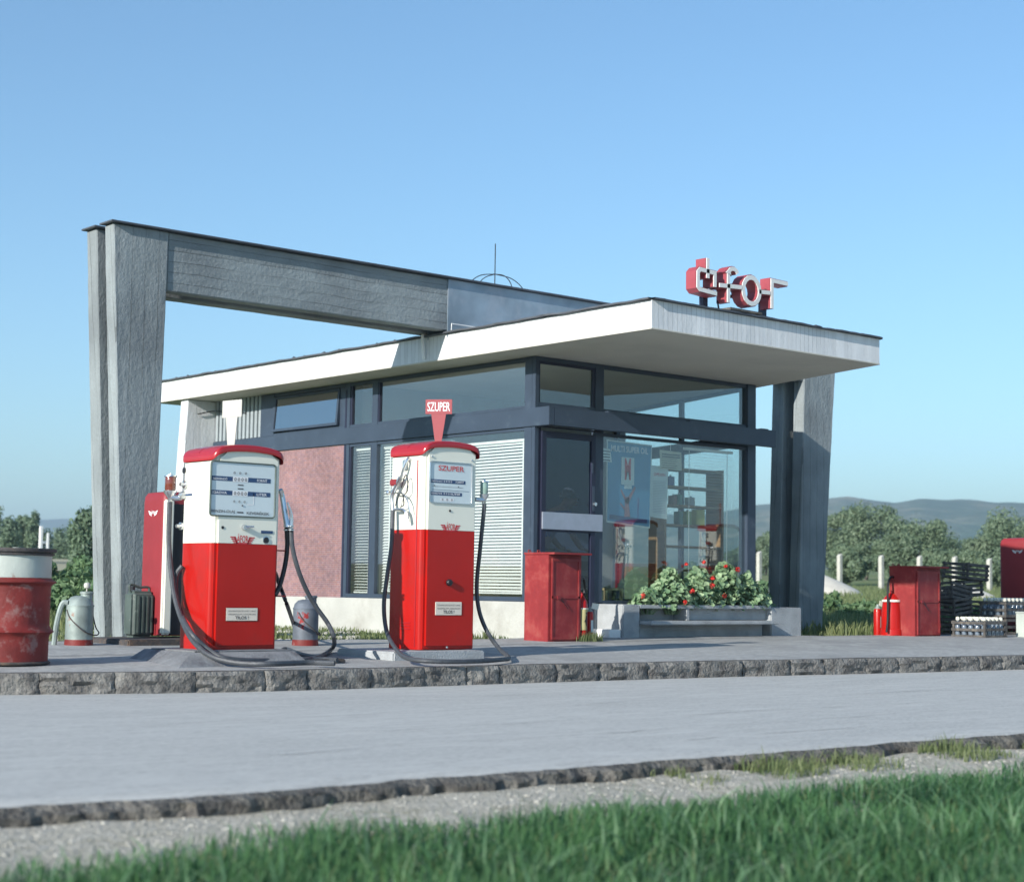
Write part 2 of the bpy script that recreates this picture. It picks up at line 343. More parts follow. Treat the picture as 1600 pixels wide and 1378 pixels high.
M['kerb'] = groundmat('rough basalt kerb', ((.17, .165, .155), (.27, .26, .24), (.11, .105, .10)), (1, 2.5, 9), .95, .9, .03, 30)
M['gravel'] = groundmat('gravel verge', ((.46, .43, .36), (.34, .32, .25), (.54, .51, .44)), (1, 3.5, 25), .95, 1, .03, 60)
M['field'] = groundmat('meadow', ((.16, .19, .08), (.27, .26, .13), (.11, .17, .06)), (1, .15, 1.2), .95, .6, .05, 8)
M['sand'] = mat('pale sand', (.60, .56, .48), .95, var=.1, vs=3, bump=.5, bs=12)
M['rubble'] = mat('pale rubble', (.46, .44, .39), .95, var=.25, vs=10, bump=.5, bs=30)
M['post'] = mat('old concrete post', (.46, .45, .40), .9, var=.15, vs=6)
M['leaf_tree'] = leafmat('willow leaves', (.09, .145, .085), (.23, .30, .18), .5)  # distance haze put into the leaf colour, paler and greyer
M['leaf_poplar'] = leafmat('poplar leaves', (.10, .165, .105), (.22, .30, .18), .5)
M['leaf_bush'] = leafmat('bush leaves', (.07, .15, .065), (.23, .34, .16), 1.2)
M['leaf_ger'] = leafmat('geranium leaves', (.10, .21, .10), (.36, .48, .28), 6, .2)
M['petal'] = leafmat('red petals', (.65, .02, .02), (.75, .06, .04), 6, .2)
M['bark'] = mat('bark', (.10, .085, .07), .9, var=.3, vs=8)
M['grass'] = leafmat('grass blades', (.012, .065, .030), (.11, .25, .09), 1.8, .42)
M['grass_long'] = leafmat('long bent grass blades', (.06, .18, .09), (.24, .38, .20), 2.2, .45)
M['road_edge'] = groundmat('broken road edge', ((.13, .125, .11), (.24, .225, .20), (.08, .075, .07)), (1, 4, 14), .95, 1, .03, 40)
M['grass_pale'] = leafmat('dry grass blades', (.09, .14, .05), (.26, .29, .13), 1.6, .4)
M['skin'] = mat('skin', (.55, .33, .24), .6, var=.05)
M['shirt'] = mat('blue shirt', (.10, .16, .32), .85, var=.1)
M['trouser'] = mat('dark trousers', (.05, .05, .06), .9, var=.1)
M['hair'] = mat('grey hair', (.24, .22, .19), .9, var=.2, vs=30)

# ------------------------------------------------------------------ ground
KERB = [(-16, 1.2), (-12.5, -1.3), (-10, -2.75), (-7.84, -3.56), (-6.16, -4.0), (-3.75, -4.08), (-.93, -4.25), (2.68, -4.55), (6, -4.8), (12, -5.2), (24, -6)]
def interp(T, x):
    if x <= T[0][0]: return T[0][1]
    for (a, b), (c, d) in zip(T, T[1:]):
        if x <= c: return b+(d-b)*(x-a)/(c-a)
    return T[-1][1]
KS = [(p.x, p.y) for p in spline([Vector((a, b, 0)) for a, b in KERB], 6)]
def kerb_y(x): return interp(KS, x)
def gz(x, y):
    """forecourt height"""
    return .14+.07*min(max((y-kerb_y(x))/3.5, 0), 1)
def near_y(x): return -9.02-.05*(x+8)*.3+.35*max(0, -9.6-x)*.5
def terr(x, y):
    d = math.hypot(x-CAM.x, y-CAM.y)
    if y < near_y(x)+.3 and d < 60: return -.14+.06*noise.noise(Vector((x*.8, y*.8, 0)))*min(1, max(0, (near_y(x)-y)*2))
    z = .17
    if d > 28: z += (d-28)*.0165 if d < 400 else 372*.0165+(d-400)*.004
    front = min(1, max(0, (y-kerb_y(x)-.25)/.6))
    back = max(0, min(1, (y-(back_y(x)-.15))/.5))
    z = z*back + (-.12)*(1-back)
    if d > 40: z += .5*noise.noise(Vector((x*.02, y*.02, 3)))*min(1, (d-40)/60)
    return z
BACK = [(-40, 3), (-12, 1.0), (-6.2, .25), (-5.4, .1), (-2.6, -.12), (-2.0, -.42), (-.6, -.35), (0, -.1), (4.0, -.1), (4.3, -.6), (24, -.9)]
def back_y(x): return interp(BACK, x)
def grid(xs, ys, zf, name, m, kind='structure'):
    nb = MB(); V = [(x, y, zf(x, y)) for y in ys for x in xs]; n = len(xs)
    F = [(j*n+i, j*n+i+1, (j+1)*n+i+1, (j+1)*n+i) for j in range(len(ys)-1) for i in range(n-1)]
    nb.add(V, F, True); o = nb.build(name, m, angle=80); tag(o, kind=kind); return o
def steps(pairs):
    out = []
    for a, b, n in pairs: out += [a+(b-a)*i/n for i in range(n)]
    return out+[pairs[-1][1]]
gx = steps([(-3000, -400, 12), (-400, -60, 16), (-60, -16, 16), (-16, 20, 90), (20, 80, 24), (80, 400, 24), (400, 5200, 20)])
gy = steps([(-3000, -400, 12), (-400, -60, 10), (-60, -16, 12), (-16, 10, 80), (10, 80, 30), (80, 400, 24), (400, 5200, 20)])
grid(gx, gy, terr, 'ground', M['field'])
# road: one sheet with a rough, slightly lifted near edge
xs = steps([(-60, -16, 20), (-16, 16, 160), (16, 90, 20)])
mb = MB(); V = []; F = []
def road_z(x, y): return .004*noise.noise(Vector((x*.4, y*.4, 0)))
for x in xs:
    ny = near_y(x)+.05*noise.noise(Vector((x*3, 0, 5)))+.03*noise.noise(Vector((x*11, 0, 5)))
    top = kerb_y(x)+.02
    lift = .02*noise.noise(Vector((x*2.2, 9, 1)))
    V += [(x, ny+.05, -.16), (x, ny+.04, -.05), (x, ny+.05, lift-.03), (x, ny+.10, lift*.4-.004)]
    V += [(x, ny+.3+(top-ny-.3)*t, road_z(x, ny+.3+(top-ny-.3)*t)) for t in (0, .2, .4, .6, .8, 1)]
n = 10
for i in range(len(xs)-1):
    for j in range(n-1): F.append((i*n+j, (i+1)*n+j, (i+1)*n+j+1, i*n+j+1))
mb.add(V, F, True); tag(mb.build('road', M['road'], angle=50), kind='structure')
mb = MB(); V = []; F = []; x = -14.0; n_ = 0; rr = random.Random(8); step = 0; hh = 0
while x < 6:
    if rr.random() < .09: step = rr.uniform(-.01, .04); hh = rr.uniform(-.026, .002)
    Y = near_y(x)+.05*noise.noise(Vector((x*3, 0, 5)))+.03*noise.noise(Vector((x*11, 0, 5)))
    for k, (o_, z_) in enumerate(((.03, -.2), (-.01, -.09), (-.022, -.055), (-.02, -.028), (-.012, -.006), (.02, .004), (.15, -.02))):
        V.append((x, Y+o_-step*(k < 5)+.022*noise.noise(Vector((x*10, k*3, 1)))+.01*noise.noise(Vector((x*31, k*5, 1))), z_+(hh if k == 4 else 0)+(.010*noise.noise(Vector((x*12, k*2.5, 4)))+.006*noise.noise(Vector((x*33, k*2.5, 4))))*(0 < k < 5)))
    x += .022; n_ += 1
for i in range(n_-1):
    for k in range(6): F.append((i*7+k, (i+1)*7+k, (i+1)*7+k+1, i*7+k+1))
mb.add(V, F, True)
tag(mb.build('road_edge', M['road_edge'], angle=35), kind='structure')
# hairline cracks in the road slab
M['crack'] = mat('crack filling', (.20, .20, .19), .95, var=.2)
rr = random.Random(12)
for (x0, y0, ln, sl) in ((-11, -7.9, 9, .02), (-9.6, -6.2, 7, .01), (-7.5, -7.1, 11, -.015), (-8, -5.2, 6, .0), (-3, -6.4, 8, .01), (-6.3, -8.3, 4.5, .01)):
    mb = MB(); n_ = int(ln/.12); P_ = []
    for i in range(n_):
        x = x0+i*.12; y = y0+sl*i*.12+.10*noise.noise(Vector((x*1.5, y0, 3)))+.03*noise.noise(Vector((x*7, y0, 3)))
        P_.append((x, y, road_z(x, y)+.0045, max(.0012, .005*(.4+noise.noise(Vector((x*2, y0, 8)))))))
    for a, b in zip(P_, P_[1:]): mb.quad((a[0], a[1]-a[3], a[2]), (b[0], b[1]-b[3], b[2]), (b[0], b[1]+b[3], b[2]), (a[0], a[1]+a[3], a[2]))
    tag(mb.build('road_crack', M['crack']), kind='structure')
# gravel verge: the strip between the road slab and the grass
xs2 = steps([(-40, -13, 20), (-13, -2, 150), (-2, 40, 30)])
mb = MB(); V = []; F = []; K = 16
def verge_z(x, y):
    t = max(0, near_y(x)-y)
    return -.055-.03*t+.012*noise.noise(Vector((x*5, y*5, 0)))+.02*noise.noise(Vector((x*1.4, y*1.4, 7)))
for x in xs2:
    for j in range(K+1):
        y = near_y(x)+.05-1.9*j/K
        V.append((x, y, verge_z(x, y) if j < K else -.25))
for i in range(len(xs2)-1):
    for j in range(K): F.append((i*(K+1)+j, (i+1)*(K+1)+j, (i+1)*(K+1)+j+1, i*(K+1)+j+1))
mb.add(V, F, True); tag(mb.build('gravel_verge', M['gravel'], angle=80), kind='structure')
# forecourt pavement
xs3 = steps([(-16, 12, 140), (12, 24, 12)])
mb = MB(); V = []; F = []
for x in xs3:
    y0, y1 = kerb_y(x)+.12, back_y(x)
    w = .03*noise.noise(Vector((x*4, 1, 1)))
    for t in (0, .2, .4, .6, .8, 1): V.append((x, y0+(y1+w-y0)*t, gz(x, y0+(y1-y0)*t)+.003*noise.noise(Vector((x, t*4, 0)))))
    V.append((x, y1+w+.01, .05))
for i in range(len(xs3)-1):
    for j in range(6): F.append((i*7+j, (i+1)*7+j, (i+1)*7+j+1, i*7+j+1))
mb.add(V, F, True); tag(mb.build('forecourt_pavement', M['pave'], angle=50), kind='structure')
# dark expansion joint in the forecourt
mb = MB(); jp = [Vector((-9.5, -2.2, 0)), Vector((-3.7, -1.9, 0)), Vector((-2.57, -1.70, 0)), Vector((.6, -1.25, 0)), Vector((3.66, -.86, 0)), Vector((10, -.95, 0))]
jp = spline(jp, 10)
for a, b in zip(jp, jp[1:]):
    za, zb = gz(a.x, a.y)+.006, gz(b.x, b.y)+.006
    mb.quad((a.x, a.y-.012, za), (b.x, b.y-.012, zb), (b.x, b.y+.014, zb), (a.x, a.y+.014, za))
tag(mb.build('pavement_joint', M['black']), kind='structure')
# kerb of rough stone blocks
mb = MB(); x = -16.0; rr = random.Random(3)
while x < 22:
    L_ = rr.uniform(.32, .62); x1 = x+L_-.006
    nx, nz, ny_ = 14, 7, 3
    def kp(u, s, h):
        X = x+(x1-x)*u; Y = kerb_y(X)
        j = Vector((X*5, h*7, x)); bulge = .024*noise.noise(j)+.016*noise.noise(j*3.1)+.010*noise.noise(j*8)+(.006 if 0 < u < 1 else -.008)+(.004 if .1 < h < .9 else -.006)
        return Vector((X, Y+.02-bulge-.01 if s == 0 else Y+.02+s, -.05+h*(.19+gz(X, Y)-.14)+(.004*noise.noise(Vector((X*6, s*9, 1))) if h == 1 else 0)))
    V = []; F = []
    for i in range(nx+1):
        for k in range(nz+1): V.append(kp(i/nx, 0, k/nz))
        V.append(kp(i/nx, .05, 1)); V.append(kp(i/nx, .135, 1)); V.append(kp(i/nx, .135, .2))
    q = nz+4
    for i in range(nx):
        for k in range(q-1): F.append((i*q+k, (i+1)*q+k, (i+1)*q+k+1, i*q+k+1))
    F.append(tuple(range(q))); F.append(tuple(nx*q+k for k in range(q)))
    mb.add(V, F, True); x += L_
tag(mb.build('kerb', M['kerb'], angle=32), kind='structure')
# second island, to the right of the view (it carries the pumps mirrored in the shop window)
mb = MB(); mb.bbox((6.4, -6.9, -.05), (13, -5.75, .13), .03); tag(mb.build('pump_island', M['pave']), kind='structure')

# ------------------------------------------------------------------ hills
def ridge(name, tops, D, base_y, m, depth, seed):
    """long mountain ridge: real relief, D metres away, tops = [(px,py)]"""
    mb = MB(); xs = [tops[0][0]+(tops[-1][0]-tops[0][0])*i/180 for i in range(181)]; V = []; F = []; K = 14
    for x in xs:
        h = pd(x, interp(tops, x), D).z
        g = pd(x, 915, D)
        dr = Vector((g.x-CAM.x, g.y-CAM.y, 0)).normalized()
        for j in range(K+1):
            t = j/K; s = (t-.6)*depth
            prof = sin(min(1, t/.6)*pi/2)**1.3 if t < .6 else cos((t-.6)/.4*pi/2)
            p = Vector((g.x, g.y, 0))+dr*s
            nn = noise.fractal(Vector((p.x/260, p.y/260, seed)), 1, 2, 4)
            V.append((p.x, p.y, -5+(h+5)*prof+nn*h*.12*(1 if j != int(K*.6) else .3)*min(1, t*3)))
    for i in range(len(xs)-1):
        for j in range(K): F.append((i*(K+1)+j, (i+1)*(K+1)+j, (i+1)*(K+1)+j+1, i*(K+1)+j+1))
    mb.add(V, F, True); o = mb.build(name, m, angle=80); tag(o, kind='structure'); return o
M['hill'] = groundmat('wooded hillside', ((.05, .10, .055), (.24, .22, .14), (.035, .08, .04)), (.002, .010, .035), .95, 1, 6, .06)
M['hill2'] = groundmat('far hillside', ((.06, .11, .07), (.14, .16, .11), (.04, .08, .05)), (.002, .006, .03), .95, 1, 6, .04)
ridge('hills', [(700, 840), (950, 815), (1100, 803), (1180, 786), (1250, 780), (1325, 774), (1365, 781), (1400, 786), (1440, 780), (1475, 783), (1530, 784), (1600, 790), (1750, 800), (2000, 830), (2400, 860)], 1900, 915, M['hill'], 1100, 1)
ridge('distant_hills', [(-500, 800), (-200, 806), (0, 811), (60, 813), (110, 810), (160, 812), (300, 808), (500, 815), (760, 830), (1000, 840)], 3600, 905, M['hill2'], 1200, 5)

# ------------------------------------------------------------------ portal frames
def portal(label, b0, b1):
    t = thing('concrete_portal_frame', label, 'portal frame', (0, 0, 0), 0, 'board marked concrete portal frames')
    zt, zb = 4.345, 3.735
    mb = MB()
    for (xa, xb, ya, yb) in ((-4.82, -4.19, -4.56, -4.25),):
        mb.hexa([(ya, b0, -.1), (yb, b0, -.1), (yb, b1, -.1), (ya, b1, -.1), (xa, b0, zt), (xb, b0, zt), (xb, b1, zt), (xa, b1, zt)])
    l = roughen(mb, .008); l.build('leg', M['conc_leg'], t)
    mb = MB(); ya, yb = 5.80, 6.30
    mb.hexa([(ya, b0, -.1), (yb, b0, -.1), (yb, b1, -.1), (ya, b1, -.1), (5.95, b0, zt), (6.66, b0, zt), (6.66, b1, zt), (5.95, b1, zt)])
    roughen(mb, .008).build('leg', M['conc_leg'], t)
    mb = MB(); mb.box((-4.19, b0+.018, zb), (-.53, b1-.018, zt)); mb.box((-.53, b0+.018, zb), (5.95, b1-.018, zt))
    roughen(mb, .008).build('beam', M['conc_beam'], t)
    mb = MB(); mb.bbox((-4.865, b0-.055, zt+.004), (6.72, b1+.03, zt+.022), .003); mb.build('cap_flashing', M['cap'], t)
    mb = MB(); mb.box((-.52, b0+.004, 3.66), (4.3, b0+.014, zt-.004)); mb.build('zinc_cladding', M['zinc'], t)
    return t
def roughen(mb, a):
    """subdivide long boxes and shake them a little so the arrises are not ruler-straight"""
    bm = bmesh.new()
    vs = [bm.verts.new(v) for v in mb.v]
    for f in mb.f: bm.faces.new([vs[i] for i in f])
    bmesh.ops.remove_doubles(bm, verts=bm.verts[:], dist=.0005)
    bmesh.ops.bevel(bm, geom=bm.edges[:], offset=.012, segments=1, affect='EDGES')
    for _ in range(5):
        E = [e for e in bm.edges if e.calc_length() > .25]
        if not E: break
        bmesh.ops.subdivide_edges(bm, edges=E, cuts=1, use_grid_fill=True)
    for v in bm.verts:
        n = noise.noise_vector(v.co*6)*a*.6+noise.noise_vector(v.co*1.7)*a*.6
        v.co += n*.7
    out = MB(); bm.verts.index_update(); out.bm(bm, True); return out
portal('front concrete portal frame, its zinc clad beam crossing the shop roof', .975, 1.165)
portal('rear concrete portal frame standing just behind the front one, leftmost tapered leg in view', 1.345, 1.56)
# lightning rod with hoops on the beams
t = thing('lightning_rod', 'thin lightning rod with wire hoops standing on the beam above the roof', 'lightning rod', (pb(773, 449, 1.45).x, 1.45, 4.37))
mb = MB(); mb.tube([(0, 0, 0), (0, 0, .62)], .007, 6); mb.build('rod', M['black'], t)
mb = MB()
for (dx, dy) in ((.42, -.1), (-.36, .1), (.08, -.25), (-.08, .3)):
    mb.tube([(0, 0, .24), (dx*.5, dy*.5, .21), (dx*.85, dy*.85, .12), (dx, dy, 0)], .006, 5, 5)
mb.build('hoop', M['black'], t)

# ------------------------------------------------------------------ the shop building
B = thing('filling_station_shop', 'low white roofed shop with navy window frames and a brick side wall', 'shop building')
RE = lambda y: 3.25+.29*(y+2.346)            # right roof edge
P0, P1, P2, P3 = (-.511, -2.346), (3.25, -2.346), (RE(7.9), 7.9), (-.511, 7.9)
def inset(d): return [(P0[0]+d, P0[1]+d), (P1[0]-d, P1[1]+d), (P2[0]-d, P2[1]-d), (P3[0]+d, P3[1]-d)]
mb = MB(); mb.prism(inset(0), 2, 3.41, 3.695)
roof = mb.build('roof', M['white_fascia'], B)
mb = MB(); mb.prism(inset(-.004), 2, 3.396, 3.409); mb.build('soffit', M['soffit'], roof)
mb = MB()
# flashing: slightly uneven dark strip round the roof edge
def edge(pa_, pb_, n):
    a, b = Vector((*pa_, 0)), Vector((*pb_, 0)); d = (b-a); nrm = Vector((d.y, -d.x, 0)).normalized(); V = []; F = []
    for i in range(n+1):
        p = a+d*i/n; w = .010*noise.noise(Vector((p.x*2.1, p.y*2.1, 2)))+.006*noise.noise(Vector((p.x*9, p.y*9, 2)))
        o = .05+w
        V += [p+nrm*o+Vector((0, 0, 3.70+w)), p+nrm*o+Vector((0, 0, 3.715+w)), p-nrm*.2+Vector((0, 0, 3.722)), p-nrm*.2+Vector((0, 0, 3.699))]
    for i in range(n):
        for k in range(4): F.append((i*4+k, (i+1)*4+k, (i+1)*4+(k+1) % 4, i*4+(k+1) % 4))
    mb.add(V, F, False)
edge(P0, P1, 60); edge(P1, P2, 60); edge(P3, P0, 90)
mb.build('roof_flashing', M['cap'], roof)
for i in range(16):   # bits of torn felt along the left edge
    y = 1.7+i*.37+R.uniform(-.1, .1); h = R.uniform(.010, .03); w = R.uniform(.015, .06); mb = MB()
    mb.hexa([(-.55, y, 3.71), (-.5, y, 3.712), (-.5, y+w, 3.712), (-.55, y+w, 3.71), (-.53, y+.01, 3.712+h), (-.5, y, 3.712+h*.6), (-.5, y+w*.8, 3.712+h*.4), (-.53, y+w*.7, 3.712+h*.7)]); mb.build('felt_scrap', M['cap'], roof)
for i in range(6):
    x = .75+i*.42+R.uniform(-.1, .1); h = R.uniform(.008, .016); w = R.uniform(.04, .16); mb = MB()
    mb.hexa([(x, -2.40, 3.71), (x+w, -2.40, 3.71), (x+w, -2.33, 3.712), (x, -2.33, 3.712), (x+.01, -2.38, 3.712+h), (x+w*.9, -2.385, 3.712+h*.5), (x+w, -2.33, 3.712+h*.3), (x, -2.33, 3.712+h*.6)]); mb.build('felt_scrap', M['cap'], roof)
# plinth under the left wall, shop floor
mb = MB(); mb.bbox((-.035, .0, -.1), (.25, 7.05, .60), .008); mb.build('plinth', mat('dusty plinth paint', (.46, .46, .43), .9, var=.1, vs=2, bump=.2, bs=40, col2=(.33, .32, .29), c2s=1.5, c2t=(.5, .75)), B)
mb = MB(); mb.box((.26, .18, .1), (4.6, 3.9, .30)); mb.build('floor', M['floor'], B)
# brick wall and the room behind
mb = MB(); mb.box((.0, 3.75, .601), (.24, 5.88, 2.588)); mb.build('brick_wall', M['brick'], B)
mb = MB(); mb.box((.241, 3.72, .3), (5.1, 3.9, 3.394)); mb.box((.6, 3.9, .1), (.8, 7.0, 3.394)); mb.box((5.0, 3.9, .1), (5.2, 7.0, 3.394)); mb.build('inner_wall', M['inwall'], B)
# wing wall at the rear end of the porch (tapered), facing the forecourt
mb = MB(); mb.hexa([(-.62, 7.05, -.1), (.8, 7.05, -.1), (.8, 7.25, -.1), (-.62, 7.25, -.1), (-.46, 7.05, 3.394), (.8, 7.05, 3.394), (.8, 7.25, 3.394), (-.46, 7.25, 3.394)])
roughen(mb, .006).build('wing_wall', M['conc_white'], B)
# steel band round the shop at door-head height
mb = MB(); mb.bbox((-.03, -.27, 2.588), (.05, 7.04, 2.80), .004); mb.bbox((.052, -.27, 2.588), (3.86, -.19, 2.80), .004)
mb.box((.05, -.189, 2.65), (3.84, -.04, 2.70))
band = mb.build('steel_band', M['steel'], B)
x = .9
while x < 3.7:
    w = R.uniform(.12, .4); mb = MB(); mb.box((x, -.262, 2.801), (x+w, -.2, 2.801+R.uniform(.004, .018))); mb.build('loose_board', M['steel'], band); x += w+R.uniform(.15, .5)
# frames
fr = MB()
fr.bbox((-.012, -.012, .60), (.045, .045, 3.394), .003)                 # corner post
fr.bbox((-.012, .045, .60), (.03, .175, 3.394), .003)
fr.box((-.008, 3.03, .601), (.07, 3.15, 3.39)); fr.box((-.01, 3.64, .601), (.07, 3.755, 3.39))
fr.box((-.004, .175, 3.345), (.06, 5.45, 3.39)); fr.box((-.004, .175, 2.805), (.06, 3.64, 2.835))
fr.box((-.012, .17, .605), (.07, 3.64, .655)); fr.box((-.004, .175, 2.55), (.06, 3.64, 2.583))
fr.box((-.01, 5.46, 2.805), (.07, 5.80, 3.39)); fr.box((-.008, 3.76, 2.802), (.05, 5.46, 2.84))
fr.box((-.008, 3.755, 2.841), (.05, 3.87, 3.34))
fr.bbox((3.59, -.03, .585), (3.75, .12, 3.394), .004)
fr.box((.93, -.012, .60), (1.065, .05, 3.39)) 
fr.box((.045, -.01, 3.345), (3.59, .04, 3.392)); fr.box((.045, -.01, 2.805), (3.59, .04, 2.87))
fr.box((1.065, -.01, .59), (3.59, .04, .625)); fr.box((1.065, -.01, 2.55), (3.59, .04, 2.585))
fr.build('window_frame', M['steel'], B)
for bx_ in (((.046, -.005, .60), (.085, .04, 2.58)), ((-.002, 3.15, .656), (.03, 3.175, 2.55)), ((-.002, 3.61, .656), (.03, 3.639, 2.55)), ((-.002, 3.0, 2.836), (.03, 3.029, 3.344)), ((-.002, 3.60, 2.836), (.03, 3.639, 3.344)), ((-.015, 3.71, .61), (.0, 3.742, 3.3)),
            ((.046, -.004, 2.871), (.065, .03, 3.344)), ((.895, -.004, 2.871), (.929, .03, 3.344)), ((.066, -.004, 3.315), (.895, .03, 3.344)), ((.06, -.045, 2.583), (1.0, -.013, 2.60))):
    mb = MB(); mb.box(*bx_); mb.build('frame_rebate', M['steel_dark'], B)
def pane(name, pts, m, par=B):
    mb = MB(); mb.add(pts, [tuple(range(len(pts)))]); return mb.build(name, m, par)
pane('window_pane', [(.02, .175, .655), (.02, 3.03, .655), (.02, 3.03, 2.55), (.02, .175, 2.55)], M['glass_left'])
pane('window_pane', [(.02, 3.175, .655), (.02, 3.61, .655), (.02, 3.61, 2.55), (.02, 3.175, 2.55)], M['glass_left'])
pane('window_pane', [(.02, .175, 2.835), (.02, 3.0, 2.835), (.02, 3.0, 3.345), (.02, .175, 3.345)], M['glass_left'])
pane('window_pane', [(.02, 3.15, 2.835), (.02, 3.60, 2.835), (.02, 3.60, 3.345), (.02, 3.15, 3.345)], M['glass_left'])
pane('window_pane', [(1.065, .02, .625), (3.59, .02, .625), (3.59, .02, 2.55), (1.065, .02, 2.55)], M['glass'])
pane('window_pane', [(1.065, .02, 2.87), (3.59, .02, 2.87), (3.59, .02, 3.345), (1.065, .02, 3.345)], M['glass'])
pane('window_pane', [(.065, .02, 2.87), (.895, .02, 2.87), (.895, .02, 3.315), (.065, .02, 3.315)], M['glass'])
# tilted sash left of the corner windows
sash = MB(); 
def tl(y, z): return (-.035-.10*(3.335-z)/.5*-1 if False else -.016-.045*(3.335-z)/.5, y, z)
for (ya, yb, za, zb) in ((3.87, 3.91, 2.85, 3.335), (5.40, 5.455, 2.85, 3.335), (3.91, 5.40, 2.85, 2.885), (3.91, 5.40, 3.30, 3.335)):
    q = [tl(ya, za), tl(yb, za), tl(yb, zb), tl(ya, zb)]
    sash.hexa(q+[(p[0]+.03, p[1], p[2]) for p in q])
so = sash.build('tilting_sash', M['steel'], B)
mb = MB(); mb.add([tl(3.91, 2.885), tl(5.40, 2.885), tl(5.40, 3.30), tl(3.91, 3.30)], [(0, 1, 2, 3)]); 
o = mb.build('window_pane', glassmat('sash glass', (.25, .30, .35), 1.7, .30), so); o.location = (.015, 0, 0)
mb = MB(); mb.box((.24, 3.9, 2.82), (.3, 5.8, 3.39)); mb.build('inner_reveal', M['steel_dark'], B)
# ribbed louvre wall above the band
mb = MB(); y = 5.81
while y < 7.0: mb.box((.0, y, 2.81), (.05, y+.06, 3.392)); y += .105
mb.box((.05, 5.80, 2.805), (.09, 7.04, 3.394)); mb.build('ribbed_panel', mat('ribbed panel paint', (.30, .34, .36), .7, var=.1), B)
# porch back below the band
mb = MB(); mb.box((.35, 5.89, .1), (.4, 7.04, 2.588)); mb.build('porch_wall', M['conc_white'], B)
mb = MB(); mb.tube([(-.3, 7.03, 3.19), (-.05, 6.98, 3.25), (.0, 6.6, 3.2), (-.01, 6.2, 3.17)], .008, 6, 5); mb.build('cable', M['black'], B)
# rain pipe on the fascia
mb = MB(); mb.tube([(-.50, 1.40, 3.74), (-.55, 1.40, 3.73), (-.56, 1.40, 3.66), (-.535, 1.40, 3.43)], .02, 8, 4); mb.build('rain_pipe', M['white'], B)
mb = MB(); mb.tube([(-.5, .93, 3.72), (-.5, .93, 3.81), (-.02, .93, 3.81)], .007, 6); mb.build('flashing_rod', M['white'], B)
# right glass wall and rear wall
RW = lambda y: 3.75+.31*y
mb = MB()
for (y0, y1) in ((1.75, 1.83), (3.62, 3.72)): mb.hexa([(RW(y0)-.05, y0, .3), (RW(y0)+.01, y0, .3), (RW(y1)+.01, y1, .3), (RW(y1)-.05, y1, .3), (RW(y0)-.05, y0, 3.39), (RW(y0)+.01, y0, 3.39), (RW(y1)+.01, y1, 3.39), (RW(y1)-.05, y1, 3.39)])
for (z0, z1) in ((.1, .62), (2.62, 2.78), (3.34, 3.392)): mb.hexa([(RW(.125)-.04, .125, z0), (RW(.125), .125, z0), (RW(3.6), 3.6, z0), (RW(3.6)-.04, 3.6, z0), (RW(.125)-.04, .125, z1), (RW(.125), .125, z1), (RW(3.6), 3.6, z1), (RW(3.6)-.04, 3.6, z1)])
mb.build('side_window_frame', M['steel'], B)
for z0, z1 in ((.621, 2.619), (2.781, 3.339)): pane('window_pane', [(RW(.13)-.02, .13, z0), (RW(3.6)-.02, 3.6, z0), (RW(3.6)-.02, 3.6, z1), (RW(.13)-.02, .13, z1)], M['glass'])
# door
D = MB()
D.box((.087, -.03, .30), (.150, .012, 2.545)); D.box((.862, -.03, .30), (.925, .012, 2.545)); D.box((.151, -.03, 2.475), (.861, .012, 2.545)); D.box((.151, -.03, .30), (.861, .012, .55))
D.box((.151, -.028, 1.4), (.861, .01, 1.47))
do = D.build('door', M['steel_dark'], B)
pane('door_glass', [(.15, -.01, .55), (.862, -.01, .55), (.862, -.01, 2.475), (.15, -.01, 2.475)], glassmat('door glass', (.16, .24, .42), 1.5, .0), do)
mb = MB(); mb.bbox((.085, -.055, 1.425), (.925+.1, -.033, 1.62), .003); mb.build('push_plate', M['alu'], do)
mb = MB(); mb.lathe([(.0, 0), (.022, .0), (.022, .03), (.012, .035), (0, .05)], (.892, -.075, 1.74), 12, 1); mb.build('lock_knob', M['chrome'], do)
mb = MB(); mb.bbox((.872, -.04, 1.66), (.912, -.031, 1.95), .003); mb.build('lock_plate', M['steel'], do); mb = MB(); mb.bbox((.86, -.04, 2.10), (.884, -.031, 2.22), .003); mb.build('lock_plate', M['steel'], do)
mb = MB(); mb.box((.0, -.05, .05), (1.0, .17, .298)); mb.build('door_sill', M['conc_grey'], B)
